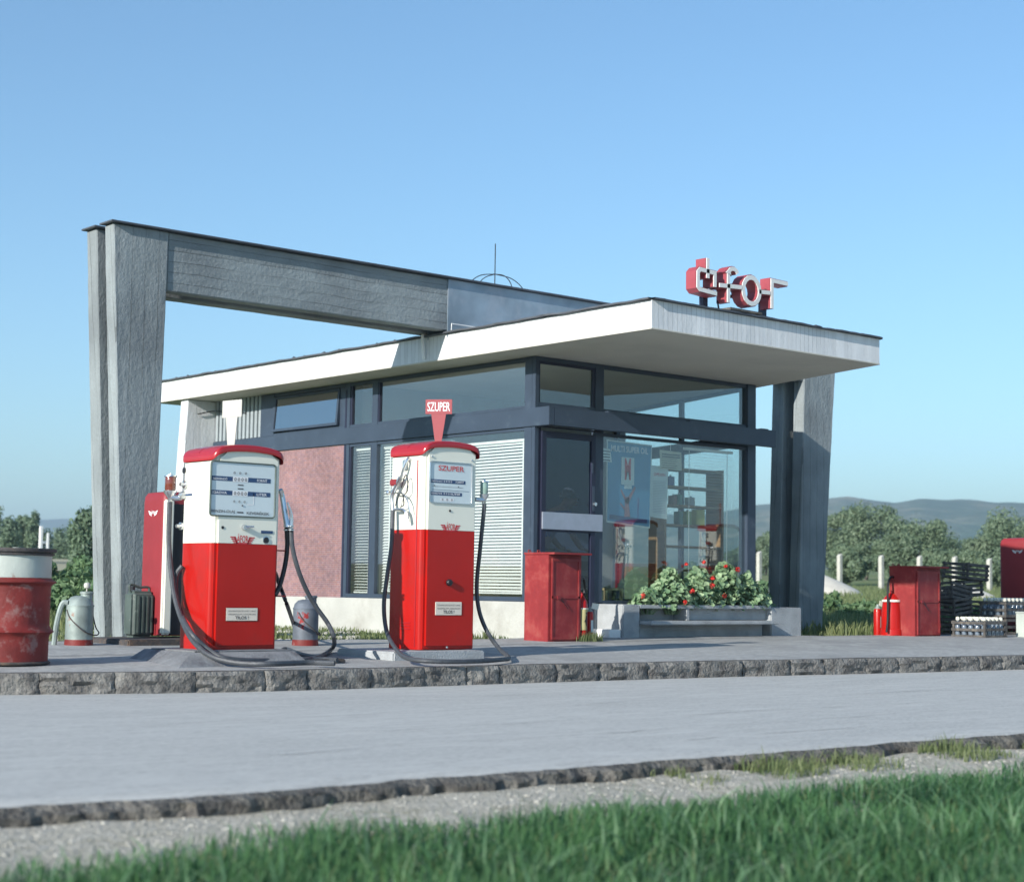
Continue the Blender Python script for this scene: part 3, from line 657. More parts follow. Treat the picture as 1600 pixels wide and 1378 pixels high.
# window blinds: each blind is a thing hanging behind the glass
def blind(label, axis, c, lo, hi, z0, z1, pitch=.037, cords=(), tilt=.75, w=.036):
    t = thing('venetian_blind', label, 'window blind', (0, 0, 0), 0, 'venetian blinds behind the shop windows')
    mb = MB(); z = z0
    while z < z1:
        dz = w/2*sin(tilt); dc = w/2*cos(tilt); sag = R.uniform(-.002, .002)
        if axis == 'y': mb.quad((c-dc, lo, z-dz+sag), (c-dc, hi, z-dz-sag), (c+dc, hi, z+dz-sag), (c+dc, lo, z+dz+sag))
        else: mb.quad((lo, c-dc, z-dz+sag), (hi, c-dc, z-dz-sag), (hi, c+dc, z+dz-sag), (lo, c+dc, z+dz+sag))
        z += pitch
    o = mb.build('slats', M['blind'], t)
    for q in cords:
        mb = MB()
        if axis == 'y': mb.box((c-.012, q-.012, z0-.02), (c-.009, q+.012, z1+.03)); 
        else: mb.box((q-.004, c-.012, z0-.02), (q+.004, c-.009, z1+.03))
        mb.build('ladder_tape', M['blind'], t)
    for za, zb_, e_ in ((z1, z1+.03, .02), (z0-.035, z0-.018, .015)):
        mb = MB(); mb.box((c-e_, lo, za), (c+e_, hi, zb_)) if axis == 'y' else mb.box((lo, c-e_, za), (hi, c+e_, zb_)); mb.build('rail', M['blind'], t)
    return t
blind('wide cream venetian blind behind the pump with the red sign, its left half', 'y', .10, 1.60, 3.0, .72, 2.50, cords=(1.70, 2.86))
blind('wide cream venetian blind in the lit corner window beside the door, right half', 'y', .10, .22, 1.56, .72, 2.44, cords=(.30, 1.46))
blind('narrow cream venetian blind in the tall slim window next to the brick wall', 'y', .085, 3.20, 3.58, .70, 2.50, cords=(3.27,), tilt=.35)
blind('dark looking half open blind behind the front window, beside the right steel post', 'x', .16, 2.62, 3.50, .72, 2.50, cords=(2.70, 3.40), tilt=.05)

# planter with bench in front of the shop window
PL = thing('concrete_planter', 'grey concrete planter box with a bench niche under the shop window', 'planter', (0, 0, 0))
mb = MB()
mb.bbox((.985, -.45, .1), (1.255, -.012, .585), .01); mb.bbox((3.56, -.45, .1), (4.14, .35, .56), .01)
mb.box((1.2551, -.30, .1), (3.5599, -.24, .40)); mb.box((1.2551, -.22, .40), (3.5599, -.18, .54)); mb.box((2.08, -.36, .405), (3.5599, -.221, .5399))
mb.bbox((1.2551, -.452, .54), (3.5599, -.18, .583), .006); mb.box((2.04, -.45, .405), (2.079, -.221, .5399))
mb.build('box', M['conc_grey'], PL)
mb = MB(); mb.bbox((1.2551, -.64, .355), (3.5, -.30, .40), .01); mb.box((1.3, -.40, .1), (3.44, -.301, .354)); mb.build('bench_slab', M['conc_grey'], PL)
mb = MB(); mb.box((1.26, -.179, .45), (3.55, -.02, .55)); mb.build('soil', mat('soil', (.09, .065, .045), .95, var=.3), PL)
mb = MB(); mb.box((.98, -.0, .1), (3.6, .24, .583)); mb.build('front_plinth', M['white'], B)
mb = MB(); mb.bbox((.80, -.42, .1), (.984, -.2, .30), .01); mb.build('step', M['white'], PL)

# geraniums
def geranium(label, c, rx, ry, h, n, nf, seed):
    rr = random.Random(seed); t = thing('geranium_plant', label, 'plant', c, 0, 'red flowering geraniums in the planter'); h *= 1.22; n = int(n*1.5); nf = max(1, nf-1)
    mb = MB(); st = MB()
    for i in range(n):
        a = rr.uniform(0, 2*pi); u = rr.random()**.5; zz = rr.random()**.7
        prof = math.sqrt(max(0.03, 1-(zz*.95)**2)) if zz > .25 else .95
        p = Vector((cos(a)*rx*u*prof, sin(a)*ry*u*prof, zz*h*(1-.35*u*u)+.02))
        p += noise.noise_vector(p*7+Vector((seed, 0, 0)))*.06
        nr = (Vector((cos(a)*.5, sin(a)*.5-.25, .75))+Vector((rr.gauss(0, .45), rr.gauss(0, .45), rr.gauss(0, .3)))).normalized()
        u1 = nr.orthogonal().normalized(); u1.rotate(Matrix.Rotation(rr.uniform(0, 6.28), 3, nr)); v1 = nr.cross(u1); s = rr.uniform(.024, .050)
        pts = []
        for k in range(9):
            an = 2*pi*k/9+.2; rad = s*(1 if k % 2 else .86)*(.45 if k == 0 else 1)
            pts.append(p+(u1*cos(an)+v1*sin(an))*rad+nr*(.25*rad))
        mb.add([p]+pts, [(0, k+1, (k+1) % 9+1) for k in range(9)])
        if i % 5 == 0: st.tube([Vector((p.x*.3, p.y*.3, -.05)), p*.6, p], .004, 4)
    mb.build('foliage', M['leaf_ger'], t); st.build('stems', M['leaf_ger'], t)
    for k in range(nf):
        a = rr.uniform(0, 2*pi); u = rr.uniform(.1, .9); hh = h*(1-.35*u*u)+rr.uniform(-.06, .07)
        if rr.random() < .45: a = rr.uniform(pi*1.2, pi*1.8); u = .95; hh = rr.uniform(.08, h*.8)
        p = Vector((cos(a)*rx*u, sin(a)*ry*u, hh)); fb = MB(); r0 = rr.uniform(.026, .042)
        for j in range(22):
            d = Vector((rr.gauss(0, 1), rr.gauss(0, 1), rr.gauss(0, .8))).normalized(); q = p+d*r0*rr.uniform(.4, 1)
            e1 = d.orthogonal().normalized()*.013; e2 = d.cross(e1).normalized()*.013
            fb.quad(q-e1, q-e2, q+e1, q+e2)
        fb.build('flower_head', M['petal'], t)
    return t
geranium('small low geranium at the left end of the row, spilling over the rim', (1.52, -.30, .52), .25, .22, .20, 120, 1, 1)
geranium('geranium clump left of the middle, three red heads standing above it', (1.95, -.28, .52), .33, .26, .40, 330, 4, 2)
geranium('broad geranium in the middle of the row, dark leaves low down', (2.42, -.26, .53), .36, .28, .42, 380, 5, 3)
geranium('tallest bushy geranium with bright red heads on top, right of the middle', (2.90, -.24, .53), .36, .28, .46, 400, 5, 4)
geranium('pale leaved geranium against the right steel post', (3.35, -.22, .53), .32, .28, .38, 300, 2, 5)
geranium('trailing geranium at the right end, hanging over the planter block', (3.66, -.12, .54), .22, .22, .24, 150, 2, 6)

# posters and notices behind the glass
def sheet(name, label, cat, P, m, th=.004):
    """P = TL, TR, BR, BL corners"""
    t = thing(name, label, cat, (0, 0, 0)); mb = MB()
    P = [Vector(p) for p in P]; n = Vector((0, 1, 0))*th
    mb.hexa([P[3], P[2], P[1], P[0]]+[p+n for p in (P[3], P[2], P[1], P[0])]); mb.build('paper', m, t); return t
M['poster_blue'] = mat('poster blue', (.07, .24, .40), .6, var=.04)
M['poster_paper'] = mat('poster paper', (.62, .68, .66), .7, var=.04)
po = sheet('oil_poster', 'blue oil poster with a white border and an M badge hung inside the shop window', 'poster', [(1.187, .06, 2.525), (1.95, .06, 2.505), (1.925, .06, 1.495), (1.197, .06, 1.545)], M['poster_paper'])
mb = MB(); mb.quad((1.205, .056, 1.565), (1.905, .056, 1.515), (1.932, .056, 2.488), (1.207, .056, 2.506)); mb.build('print_field', M['poster_blue'], po)
text('lettering', 'MULTI SUPER OIL', M['whiteprint'], po, (1.565, .054, 2.425), .62, .075, bold=.02)
mb = MB(); mb.box((1.425, .050, 2.0), (1.64, .054, 2.33)); mb.box((1.48, .050, 1.955), (1.60, .054, 1.999)); mb.build('badge', M['poster_paper'], po)
text('badge_letter', 'M', M['redprint'], po, (1.53, .048, 2.19), .10, .26, bold=.03)
mb = MB()   # an abstract bouquet-like figure
for (x0, z0, x1, z1, r1) in ((1.53, 1.62, 1.52, 1.80, .05), (1.52, 1.80, 1.42, 1.94, .018), (1.53, 1.80, 1.66, 1.98, .026), (1.50, 1.70, 1.41, 1.78, .014), (1.52, 1.78, 1.54, 1.86, .04)):
    d = Vector((x1-x0, 0, z1-z0)).normalized(); s = Vector((d.z, 0, -d.x))*r1
    a, b = Vector((x0, .052, z0)), Vector((x1, .052, z1)); mb.quad(a-s, a+s, b+s*.6, b-s*.6)
mb.build('figure', mat('poster figure', (.30, .16, .18), .7, var=.1), po)
mb = MB(); mb.quad((1.24, .054, 1.585), (1.87, .054, 1.545), (1.87, .054, 1.60), (1.24, .054, 1.64)); mb.build('foot_line', M['navy'], po)
t = sheet('price_notice', 'cream typed notice hanging from the top of the shop window by a string', 'notice', [(2.085, .06, 2.46), (2.465, .06, 2.45), (2.475, .06, 2.225), (2.095, .06, 2.235)], mat('notice paper', (.55, .54, .42), .8, var=.05))
mb = MB()
for k in range(7):
    z = 2.415-k*.027; x1 = 2.44-R.uniform(0, .12)*(k > 1); mb.quad((2.12, .057, z-(.013 if k < 2 else .006)), (x1, .057, z-(.013 if k < 2 else .006)), (x1, .057, z), (2.12, .057, z))
mb.build('typed_lines', M['ink'], t)
mb = MB(); mb.tube([(2.27, .06, 2.46), (2.275, .06, 2.548)], .003, 4); mb.build('string', M['whiteprint'], t)
t = sheet('wall_chart', 'pale printed chart hanging between the blue poster and the cream notice', 'chart', [(1.98, .11, 2.27), (2.285, .11, 2.25), (2.27, .11, 1.62), (1.95, .11, 1.64)], M['poster_paper'])
text('heading', 'OPEXIN', M['redprint'], t, (2.13, .106, 2.16), .2, .035)
mb = MB()
for k in range(20):
    z = 2.08-k*.02; mb.quad((2.02, .107, z-.006), (2.24, .107, z-.006), (2.24, .107, z), (2.02, .107, z))
mb.build('printed_lines', mat('faint ink', (.35, .38, .42), .8), t)
t = sheet('opening_note', 'small slanted paper note stuck at the left edge of the shop window', 'note', [(1.085, .05, 2.42), (1.24, .05, 2.41), (1.265, .05, 2.255), (1.085, .05, 2.26)], M['poster_paper'])
mb = MB()
for k in range(4): z = 2.385-k*.034; mb.quad((1.10, .047, z-.010), (1.235, .047, z-.012), (1.235, .047, z), (1.10, .047, z+.002))
mb.build('typed_lines', M['ink'], t)
# interior: shelf, counter
t = thing('shop_shelf', 'tall open shelf unit with three boards behind the shop window', 'shelf', (0, 0, 0))
mb = MB()
for x in (2.75, 3.82): mb.box((x, .62, .3), (x+.04, .90, 2.33))
mb.build('upright', M['wood'], t)
for z in (2.29, 2.06, 1.82, 1.57, 1.3, 1.0): mb = MB(); mb.box((2.791, .62, z), (3.819, .90, z+.025)); mb.build('board', M['wood'], t)
items = [(3.50, 1.595, .16, .21, (.50, .50, .12), 'yellow carton standing on the lowest lit shelf'), (3.28, 1.595, .09, .18, (.32, .42, .12), 'green oil tin on the lowest lit shelf, left of the yellow carton'), (3.13, 1.595, .08, .17, (.16, .28, .22), 'dark green oil tin on the lowest lit shelf'),
         (3.02, 1.845, .07, .12, (.25, .10, .08), 'small red brown tin on the second shelf'), (3.12, 1.845, .07, .14, (.12, .26, .20), 'green bottle shaped tin on the second shelf'), (3.34, 1.845, .10, .11, (.4, .42, .42), 'white tin on the second shelf'), (2.95, 2.085, .12, .12, (.1, .14, .3), 'blue box on the top shelf')]
for (x, z, w, h, c, lb) in items:
    t = thing('oil_tin', lb, 'tin', (x, .74, z)); mb = MB(); mb.bbox((-w/2, -.05, 0), (w/2, .05, h), .006); mb.build('body', mat('tin paint', c, .5), t)
    mb = MB(); mb.lathe([(.015, 0), (.015, .02)], (w*.25, 0, h), 10); mb.build('cap', M['alu'], t)
t = thing('shop_counter', 'wooden counter inside the shop seen through the door glass', 'counter', (1.0, 1.3, .3))
mb = MB(); mb.bbox((-.4, 0, 0), (1.1, .5, .88), .01); mb.build('cabinet', M['wood'], t); mb = MB(); mb.bbox((-.45, -.05, .882), (1.15, .55, .92), .008); mb.build('counter_top', M['tan'], t)
t = thing('wooden_chair', 'wooden chair back inside the shop, low behind the front window', 'chair', (1.75, .75, .3), .3)
for (x, y) in ((-.2, -.2), (.2, -.2), (-.2, .2), (.2, .2)): mb = MB(); mb.box((x-.018, y-.018, 0), (x+.018, y+.018, .44 if y < 0 else .9)); mb.build('leg', M['tan'], t)
mb = MB(); mb.bbox((-.22, -.22, .44), (.22, .22, .47), .005); mb.build('seat', M['tan'], t)
mb = MB(); mb.box((-.18, .19, .80), (.18, .21, .88)); mb.box((-.18, .19, .62), (.18, .21, .68)); mb.build('backrest', M['tan'], t)

# ------------------------------------------------------------------ person bending inside the door
def person():
    t = thing('person', 'person with short grey hair in a blue shirt bending forward behind the glass door', 'person', (1.05, .92, .30))
    def skin(name, pts, edges, m, root):
        me = bpy.data.meshes.new(name); me.from_pydata([p[:3] for p in pts], edges, [])
        o = bpy.data.objects.new(name, me); COL.objects.link(o)
        o.modifiers.new('s', 'SKIN'); sm = o.modifiers.new('d', 'SUBSURF'); sm.levels = sm.render_levels = 2
        me.update()
        sv = me.skin_vertices[0].data if me.skin_vertices else None
        if sv is None:
            bm = bmesh.new(); bm.from_mesh(me); bm.verts.layers.skin.verify(); bm.to_mesh(me); bm.free(); sv = me.skin_vertices[0].data
        for i, p in enumerate(pts): sv[i].radius = (p[3], p[3] if len(p) < 5 else p[4]); sv[i].use_root = (i == root)
        dg = bpy.context.evaluated_depsgraph_get(); m2 = bpy.data.meshes.new_from_object(o.evaluated_get(dg))
        COL.objects.unlink(o); bpy.data.objects.remove(o)
        for pl in m2.polygons: pl.use_smooth = True
        m2.materials.clear(); m2.materials.append(m)
        o2 = bpy.data.objects.new(name, m2); COL.objects.link(o2); o2.parent = t; return o2
    # leaning towards +x, facing +x
    B_ = [(0, 0, .93, .15, .12), (.10, 0, 1.12, .15, .12), (.26, 0, 1.30, .17, .13), (.40, 0, 1.42, .14, .10), (.47, 0, 1.47, .055), (.53, 0, 1.53, .075), (.58, 0, 1.56, .095), (.60, 0, 1.61, .088),
          (.36, .17, 1.38, .06), (.42, .21, 1.13, .045), (.58, .18, .98, .035), (.66, .17, .96, .025), (.36, -.17, 1.38, .06), (.42, -.21, 1.13, .045), (.58, -.18, .98, .035), (.66, -.17, .96, .025),
          (0, .1, .86, .10), (.03, .11, .48, .065), (0, .11, .07, .045), (.14, .12, .04, .035), (0, -.1, .86, .10), (.03, -.11, .48, .065), (0, -.11, .07, .045), (.14, -.12, .04, .035)]
    Ed = [(0, 1), (1, 2), (2, 3), (3, 4), (4, 5), (5, 6), (6, 7), (3, 8), (8, 9), (9, 10), (10, 11), (3, 12), (12, 13), (13, 14), (14, 15), (0, 16), (16, 17), (17, 18), (18, 19), (0, 20), (20, 21), (21, 22), (22, 23)]
    skin('body', B_, Ed, M['skin'], 0)
    S_ = [(x, y, z, r+.012, (q[0] if q else r)+.012) for (x, y, z, r, *q) in B_]
    skin('shirt', [S_[0], S_[1], S_[2], S_[3], S_[8], S_[9], S_[12], S_[13]], [(0, 1), (1, 2), (2, 3), (3, 4), (4, 5), (3, 6), (6, 7)], M['shirt'], 0)
    skin('trousers', [S_[0], S_[16], S_[17], S_[18], S_[20], S_[21], S_[22]], [(0, 1), (1, 2), (2, 3), (0, 4), (4, 5), (5, 6)], M['trouser'], 0)
    mb = MB(); rs = []
    for i in range(7):
        a = i/6*pi*.55; rs.append([(.555+.118*sin(a)*cos(k*pi/6)-.02, .10*sin(a)*sin(k*pi/6), 1.60+.118*cos(a)) for k in range(12)])
    mb.rings(rs, cap0=False, cap1=False); mb.build('hair', M['hair'], t)
    for s_ in (-1, 1):
        for k in range(4): mb = MB(); mb.tube([(.68, .17*s_+(k-1.5)*.02, .955), (.72, .17*s_+(k-1.5)*.022, .945), (.745, .17*s_+(k-1.5)*.022, .925)], .009, 6, 3, .007); mb.build('finger', M['skin'], t)
        mb = MB(); mb.tube([(.655, .17*s_-.035, .955), (.685, .17*s_-.055, .945), (.70, .17*s_-.06, .93)], .010, 6, 3, .008); mb.build('thumb', M['skin'], t)
        mb = MB(); mb.lathe([(0, -.008), (.012, -.006), (.02, 0), (.012, .008), (0, .01)], (.58, .1*s_, 1.56), 10, 1); mb.build('ear', M['skin'], t)
        mb = MB(); mb.lathe([(0, -.012), (.009, -.008), (.012, 0), (.009, .008), (0, .012)], (.675, .035*s_, 1.57), 8, 0); mb.build('eye', M['ink'], t)
    mb = MB(); mb.rings([[(.67, .012, 1.53), (.67, -.012, 1.53), (.67, 0, 1.58)], [(.705, .006, 1.535), (.705, -.006, 1.535), (.69, 0, 1.55)]]); mb.build('nose', M['skin'], t)
    mb = MB(); mb.bbox((.655, -.022, 1.497), (.672, .022, 1.507), .003); mb.build('mouth', M['redprint'], t)
    t.location = (.86, .95, .28); t.scale = (1.0, 1.0, 1.0)
person()

# ------------------------------------------------------------------ roof sign
S = thing('roof_sign', 'red channel letter sign with white tube faces standing on the front roof edge', 'sign', (0, 0, 0))
M['sign_red'] = mat('sign letter red', (.34, .06, .075), .5, var=.08)
M['sign_white'] = mat('sign letter face', (.78, .78, .76), .5, var=.03)
F0, F1 = -2.25, -2.11
def stroke(poly_, w):
    """outline strip of half width w along a polyline in x-z"""
    Lf, Rt = [], []; P_ = [Vector((p[0], p[1])) for p in poly_]
    for i, p in enumerate(P_):
        a = P_[max(i-1, 0)]; b = P_[min(i+1, len(P_)-1)]
        d1 = (p-a).normalized() if i else (b-p).normalized(); d2 = (b-p).normalized() if i < len(P_)-1 else d1
        n = Vector((-(d1+d2).y, (d1+d2).x)); n = n.normalized(); k = w/max(.5, n.dot(Vector((-d1.y, d1.x))))
        Lf.append(p+n*k); Rt.append(p-n*k)
    return Lf, Rt
def letter(name, polys, w=.030):
    mb = MB(); fc = MB(); 
    for poly_, closed in polys:
        if closed: poly_ = poly_+[poly_[0], poly_[1]]
        Lf, Rt = stroke(poly_, w)
        rng = range(1 if closed else 0, len(poly_)-1)
        if closed: Lf[0], Rt[0] = Lf[-2], Rt[-2]; Lf[-1], Rt[-1] = Lf[1], Rt[1]
        for i in range(len(poly_)-1):
            if closed and i == 0: continue
            a, b, c, d = Lf[i], Lf[i+1], Rt[i+1], Rt[i]
            mb.hexa([(a.x, F0, a.y), (b.x, F0, b.y), (c.x, F0, c.y), (d.x, F0, d.y), (a.x, F1, a.y), (b.x, F1, b.y), (c.x, F1, c.y), (d.x, F1, d.y)])
            k = .72
            m_ = [(q+r_)/2+(q-r_)/2*k for q, r_ in ((a, d), (b, c), (c, b), (d, a))]
            fc.hexa([(q.x, F0-.012, q.y) for q in m_]+[(q.x, F0-.002, q.y) for q in m_])
    o = mb.build(name, M['sign_red'], S); fc.build('white_face', M['sign_white'], o)
def arc(cx, cz, rx, rz, a0, a1, n): return [(cx+rx*cos(a0+(a1-a0)*i/n), cz+rz*sin(a0+(a1-a0)*i/n)) for i in range(n+1)]
letter('letter_a', [([(.56, 3.90), (.30, 3.915), (.27, 3.94), (.27, 4.10), (.30, 4.13), (.53, 4.12), (.53, 3.97)], False), ([(.42, 4.05), (.42, 4.265)], False)])
letter('letter_f', [([(.745, 3.83), (.745, 4.14)]+arc(.82, 4.14, .075, .065, pi, pi*.12, 6), False), ([(.60, 4.0), (.96, 4.02)], False)])
letter('letter_o', [(arc(1.115, 4.005, .135, .145, 0, 2*pi*15/16, 15), True)], .034)
letter('letter_r', [([(1.455, 3.85), (1.455, 4.16), (1.72, 4.155)], False), ([(1.24, 4.01), (1.42, 4.02)], False)])
for x in (.555, 1.51): mb = MB(); mb.box((x-.035, -2.10, 3.70), (x+.035, -2.04, 3.95)); mb.build('post', M['steel_dark'], S)
mb = MB(); mb.box((.35, -2.10, 3.93), (1.55, -2.07, 3.96)); mb.tube([(.72, -2.12, 3.86), (.66, -2.2, 3.73)], .01, 5); mb.build('support_rail', M['black'], S)
mb = MB(); mb.bbox((.62, -2.40, 3.722), (1.13, -2.24, 3.75), .004); tag(mb.build('loose_plank', M['oldwood']), 'thin weathered plank lying on the roof edge below the letters', 'plank')

# ------------------------------------------------------------------ fuel pumps
def pump_body(t, W, Dp, zb, zs, zsh, zap, red, white, capm):
    def top(x): 
        u = min(1, abs(x)/(W/2)); return zap-.03*u**2-.048*u**9
    ring = rrect(W, Dp, .045, 6, sub=.03)
    def rg(z, sc=1): return [(p*sc, q*sc, z) for p, q in ring]
    mb = MB(); mb.rings([rg(zb), rg(zb+.02), rg(zs)], cap1=False); low = mb.build('lower_housing', M[red], t)
    mb = MB(); mb.rings([rg(zs+.0015, 1.002), [(p*1.002, q*1.002, top(p)-.06) for p, q in ring]], cap0=False); up = mb.build('upper_housing', M[white], t)
    # proud front door panel following the dome
    n = 14; xs_ = [-W/2+.028+(W-.056)*i/n for i in range(n+1)]
    def front(z0, ztop, name, m):
        bm = bmesh.new(); pts = [(xs_[0], z0), (xs_[-1], z0)]+[(x, ztop(x)) for x in reversed(xs_)]
        if ztop(0)-ztop(xs_[0]) < .001: pts = [(xs_[0], z0), (xs_[-1], z0), (xs_[-1], ztop(0)), (xs_[0], ztop(0))]
        f0 = [bm.verts.new((x, -Dp/2-.028, z)) for x, z in pts]; f1 = [bm.verts.new((x, -Dp/2+.02, z)) for x, z in pts]
        face = bm.faces.new(f0); bm.faces.new(list(reversed(f1)))
        for i in range(len(pts)): bm.faces.new((f0[i], f1[i], f1[(i+1) % len(pts)], f0[(i+1) % len(pts)]))
        keep = [e for e in face.edges if not (name == 'front_panel_red' and abs(e.verts[0].co.z-ztop(0)) < .001 and abs(e.verts[1].co.z-ztop(0)) < .001) and not (name != 'front_panel_red' and abs(e.verts[0].co.z-z0) < .001 and abs(e.verts[1].co.z-z0) < .001)]
        bmesh.ops.bevel(bm, geom=keep, offset=.022, segments=4, affect='EDGES', clamp_overlap=True)
        mb = MB(); mb.bm(bm); return mb.build('front_panel', m, t)
    front(zb+.012, lambda x: zs-.001, 'front_panel_red', M[red])
    fp = front(zs+.0015, lambda x: top(x)-.050, 'front_panel', M[white])
    # cap
    big = rrect(W+.02, Dp+.066, .05, 6, sub=.03)
    sg = lambda p: max(-1, min(1, p/(W/2+.01)))*W/2
    cap = [[(p, q-.012, top(sg(p))-.052) for p, q in big], [(p*1.004, q*1.004-.012, top(sg(p))-.040) for p, q in big], [(p*1.004, q*1.004-.012, top(sg(p))-.016) for p, q in big], [(p*.992, q*.985-.012, top(sg(p))-.004) for p, q in big], [(p*.97, q*.93-.012, top(sg(p))+.002) for p, q in big], [(p*.97, q*.5-.012, top(sg(p))+.006) for p, q in big], [(p*.97, q*.02-.012, top(sg(p))+.007) for p, q in big]]
    mb = MB(); mb.rings(cap, cap0=False); mb.build('top_cap', M[capm], t)
    mb = MB(); mb.box((-W/2+.05, -Dp/2+.01, zs-.004), (W/2-.05, Dp/2-.01, zs+.003)); mb.build('seam_strip', M[white], low)
    return top
def emblem(t, c, w, y, m):
    """winged badge with the company letters"""
    mb = MB(); h = w*.26
    for s in (-1, 1):
        for k in range(4):
            z1 = c[1]+h*.28-k*h*.24; xi = .20*w+.0*k; xo = (.50-.045*k)*w
            xi = (.30-.03*k)*w
            mb.quad((c[0]+s*xi, y, z1-h*.17), (c[0]+s*xo*.98, y, z1-h*.14), (c[0]+s*xo, y, z1), (c[0]+s*(xi+.012*w), y, z1))
        mb.quad((c[0]+s*.18*w, y, c[1]-h*.62), (c[0]+s*.24*w, y, c[1]-h*.62), (c[0]+s*.34*w, y, c[1]+h*.3), (c[0]+s*.28*w, y, c[1]+h*.3))
    mb.box((c[0]-.21*w, y, c[1]-h*.70), (c[0]+.21*w, y+.0008, c[1]-h*.50))
    o = mb.build('winged_badge', m, t)
    text('badge_letters', 'ÁFOR', m, o, (c[0], y, c[1]+h*.10), w*.46, h*1.2, bold=.012)
def dial(t, x0, x1, z0, z1, y, kind):
    cx, cz, w, h = (x0+x1)/2, (z0+z1)/2, x1-x0, z1-z0
    rr_ = lambda g, r: [(cx+p, cz+q) for p, q in rrect(w+g, h+g, r, 5)]
    mb = MB(); A_, B2 = rr_(.022, .03), rr_(-.004, .018)
    rs = [[(p, y+.004, q) for p, q in A_], [(p, y-.010, q) for p, q in rr_(.014, .026)], [(p, y-.010, q) for p, q in rr_(.004, .021)], [(p, y+.002, q) for p, q in B2]]
    mb.rings(rs, cap0=False, cap1=False); mb.build('dial_frame', M['chrome'] if kind == 2 else M['olive'], t)
    mb = MB(); mb.add([(p, y-.001, q) for p, q in B2], [tuple(range(len(B2)))]); dl = mb.build('dial_plate', M['dial'], t)
    yy = y-.0025
    def X(u): return x0+w*u
    def Z(v): return z1-h*v
    def bar(u0, u1, v0, v1, m, n='strip', d=0): mb = MB(); mb.quad((X(u0), yy-d, Z(v1)), (X(u1), yy-d, Z(v1)), (X(u1), yy-d, Z(v0)), (X(u0), yy-d, Z(v0))); mb.build(n, m, dl)
    def tx(s, u, v, wu, hv, m, n='lettering', d=.001): text(n, s, m, dl, (X(u), yy-d, Z(v)), w*wu, h*hv, bold=.01)
    if kind == 1:
        for (v, a, b) in ((.31, 'FIZETENDŐ', 'FORINT'), (.575, 'KIADVA', 'LITER')):
            bar(.0, .28, v-.045, v+.04, M['navy']); bar(.60, .93, v-.045, v+.04, M['navy']); bar(.33, .57, v-.05, v+.05, M['whiteprint'], 'counter_window')
            bar(.28, .33, v-.045, v+.04, M['navy']); bar(.57, .60, v-.045, v+.04, M['navy'])
            tx(a, .13, v, .22, .05, M['whiteprint']); tx(b, .79, v, .16, .05, M['whiteprint']); tx('0 0 0 0', .45, v, .20, .065, M['ink'], 'counter_digits')
        tx('0   0   0', .44, .19, .21, .045, M['ink']); tx('0   0   0', .44, .73, .19, .04, M['ink'])
        bar(.41, .50, .405, .425, M['ink']); bar(.41, .50, .475, .495, M['ink']); bar(.41, .51, .92, .945, M['ink'])
        tx('BENZIN-OLAJ', .19, .93, .36, .065, M['ink']); tx('KEVERÉKEK', .74, .93, .36, .065, M['ink'])
        mb = MB(); mb.lathe([(.006, 0), (.006, .004)], (X(.49), yy-.004, Z(.80)), 10, 1); mb.build('stud', M['ink'], dl)
        bar(.66, .675, .55, .78, M['whiteprint'], 'edge_trim'); bar(.56, .66, .77, .785, M['whiteprint'], 'edge_trim')
    else:
        tx('SZUPER', .50, .14, .62, .13, M['redprint'])
        for (v, a, b, e) in ((.47, 'FIZETENDŐ', 'FORINT', .85), (.775, 'KIADVA', 'LITER', .77)):
            bar(.02, e, v-.04, v+.045, M['navy']); tx(a, .16, v, .26, .045, M['whiteprint']); tx(b, e-.14, v, .2, .05, M['whiteprint']); tx('0 0 0 0', .42, v, .20, .045, M['whiteprint'], 'counter_digits')
        bar(.25, .58, .89, .96, M['whiteprint'], 'counter_window'); tx('▪  ▪  ▪' if False else '0   0   0', .41, .92, .26, .05, M['ink'])
        bar(.05, .95, .685, .693, M['navy']); bar(.05, .80, .60, .606, M['ink'])
        for u in (.10, .68): mb = MB(); mb.lathe([(.004, 0), (.004, .004)], (X(u), yy-.004, Z(.585)), 8, 1); mb.build('stud', M['ink'], dl)
def warning(t, x0, x1, z0, z1, y):
    mb = MB(); mb.bbox((x0, y-.004, z0), (x1, y+.002, z1), .006); o = mb.build('warning_label', mat('cream label', (.74, .66, .56), .6, var=.04), t)
    cx, w, h = (x0+x1)/2, x1-x0, z1-z0
    text('label_line', 'DOHÁNYZÁS ÉS NYÍLT LÁNG', M['ink'], o, (cx, y-.0045, z1-h*.24), w*.86, h*.14)
    text('label_line', 'HASZNÁLATA SZIGORÚAN', M['ink'], o, (cx, y-.0045, z1-h*.48), w*.86, h*.14)
    text('label_line', 'TILOS !', M['ink'], o, (cx, y-.0045, z1-h*.75), w*.42, h*.24, bold=.02)
def knob(c, r, d, m, name, t, n=14):
    mb = MB(); mb.lathe([(0, -d), (r*.8, -d), (r, -d*.7), (r, 0)], c, n, 1); return mb.build(name, m, t)
def sight_glass(t, c, rr_, h, gm, side):
    x, y, z = c
    mb = MB(); mb.lathe([(.0, h+.026), (.01, h+.024), (.012, h+.012), (rr_*1.15, h+.01), (rr_*1.2, h), (rr_*1.0, h-.004)], c, 18); mb.lathe([(rr_*.95, 0), (rr_*1.2, -.004), (rr_*1.15, -.02), (rr_*.6, -.05), (.018, -.06), (.016, -.10)], c, 18)
    mb.tube([(x, y, z-.05), (x+side*.05, y, z-.055), (x+side*.10, y, z-.05)], .02, 10, 3); mb.build('sight_glass_fitting', M['chrome'], t)
    mb = MB(); mb.lathe([(rr_*.9, 0), (rr_, .01), (rr_, h-.01), (rr_*.9, h)], c, 18); mb.build('sight_glass', gm, t)
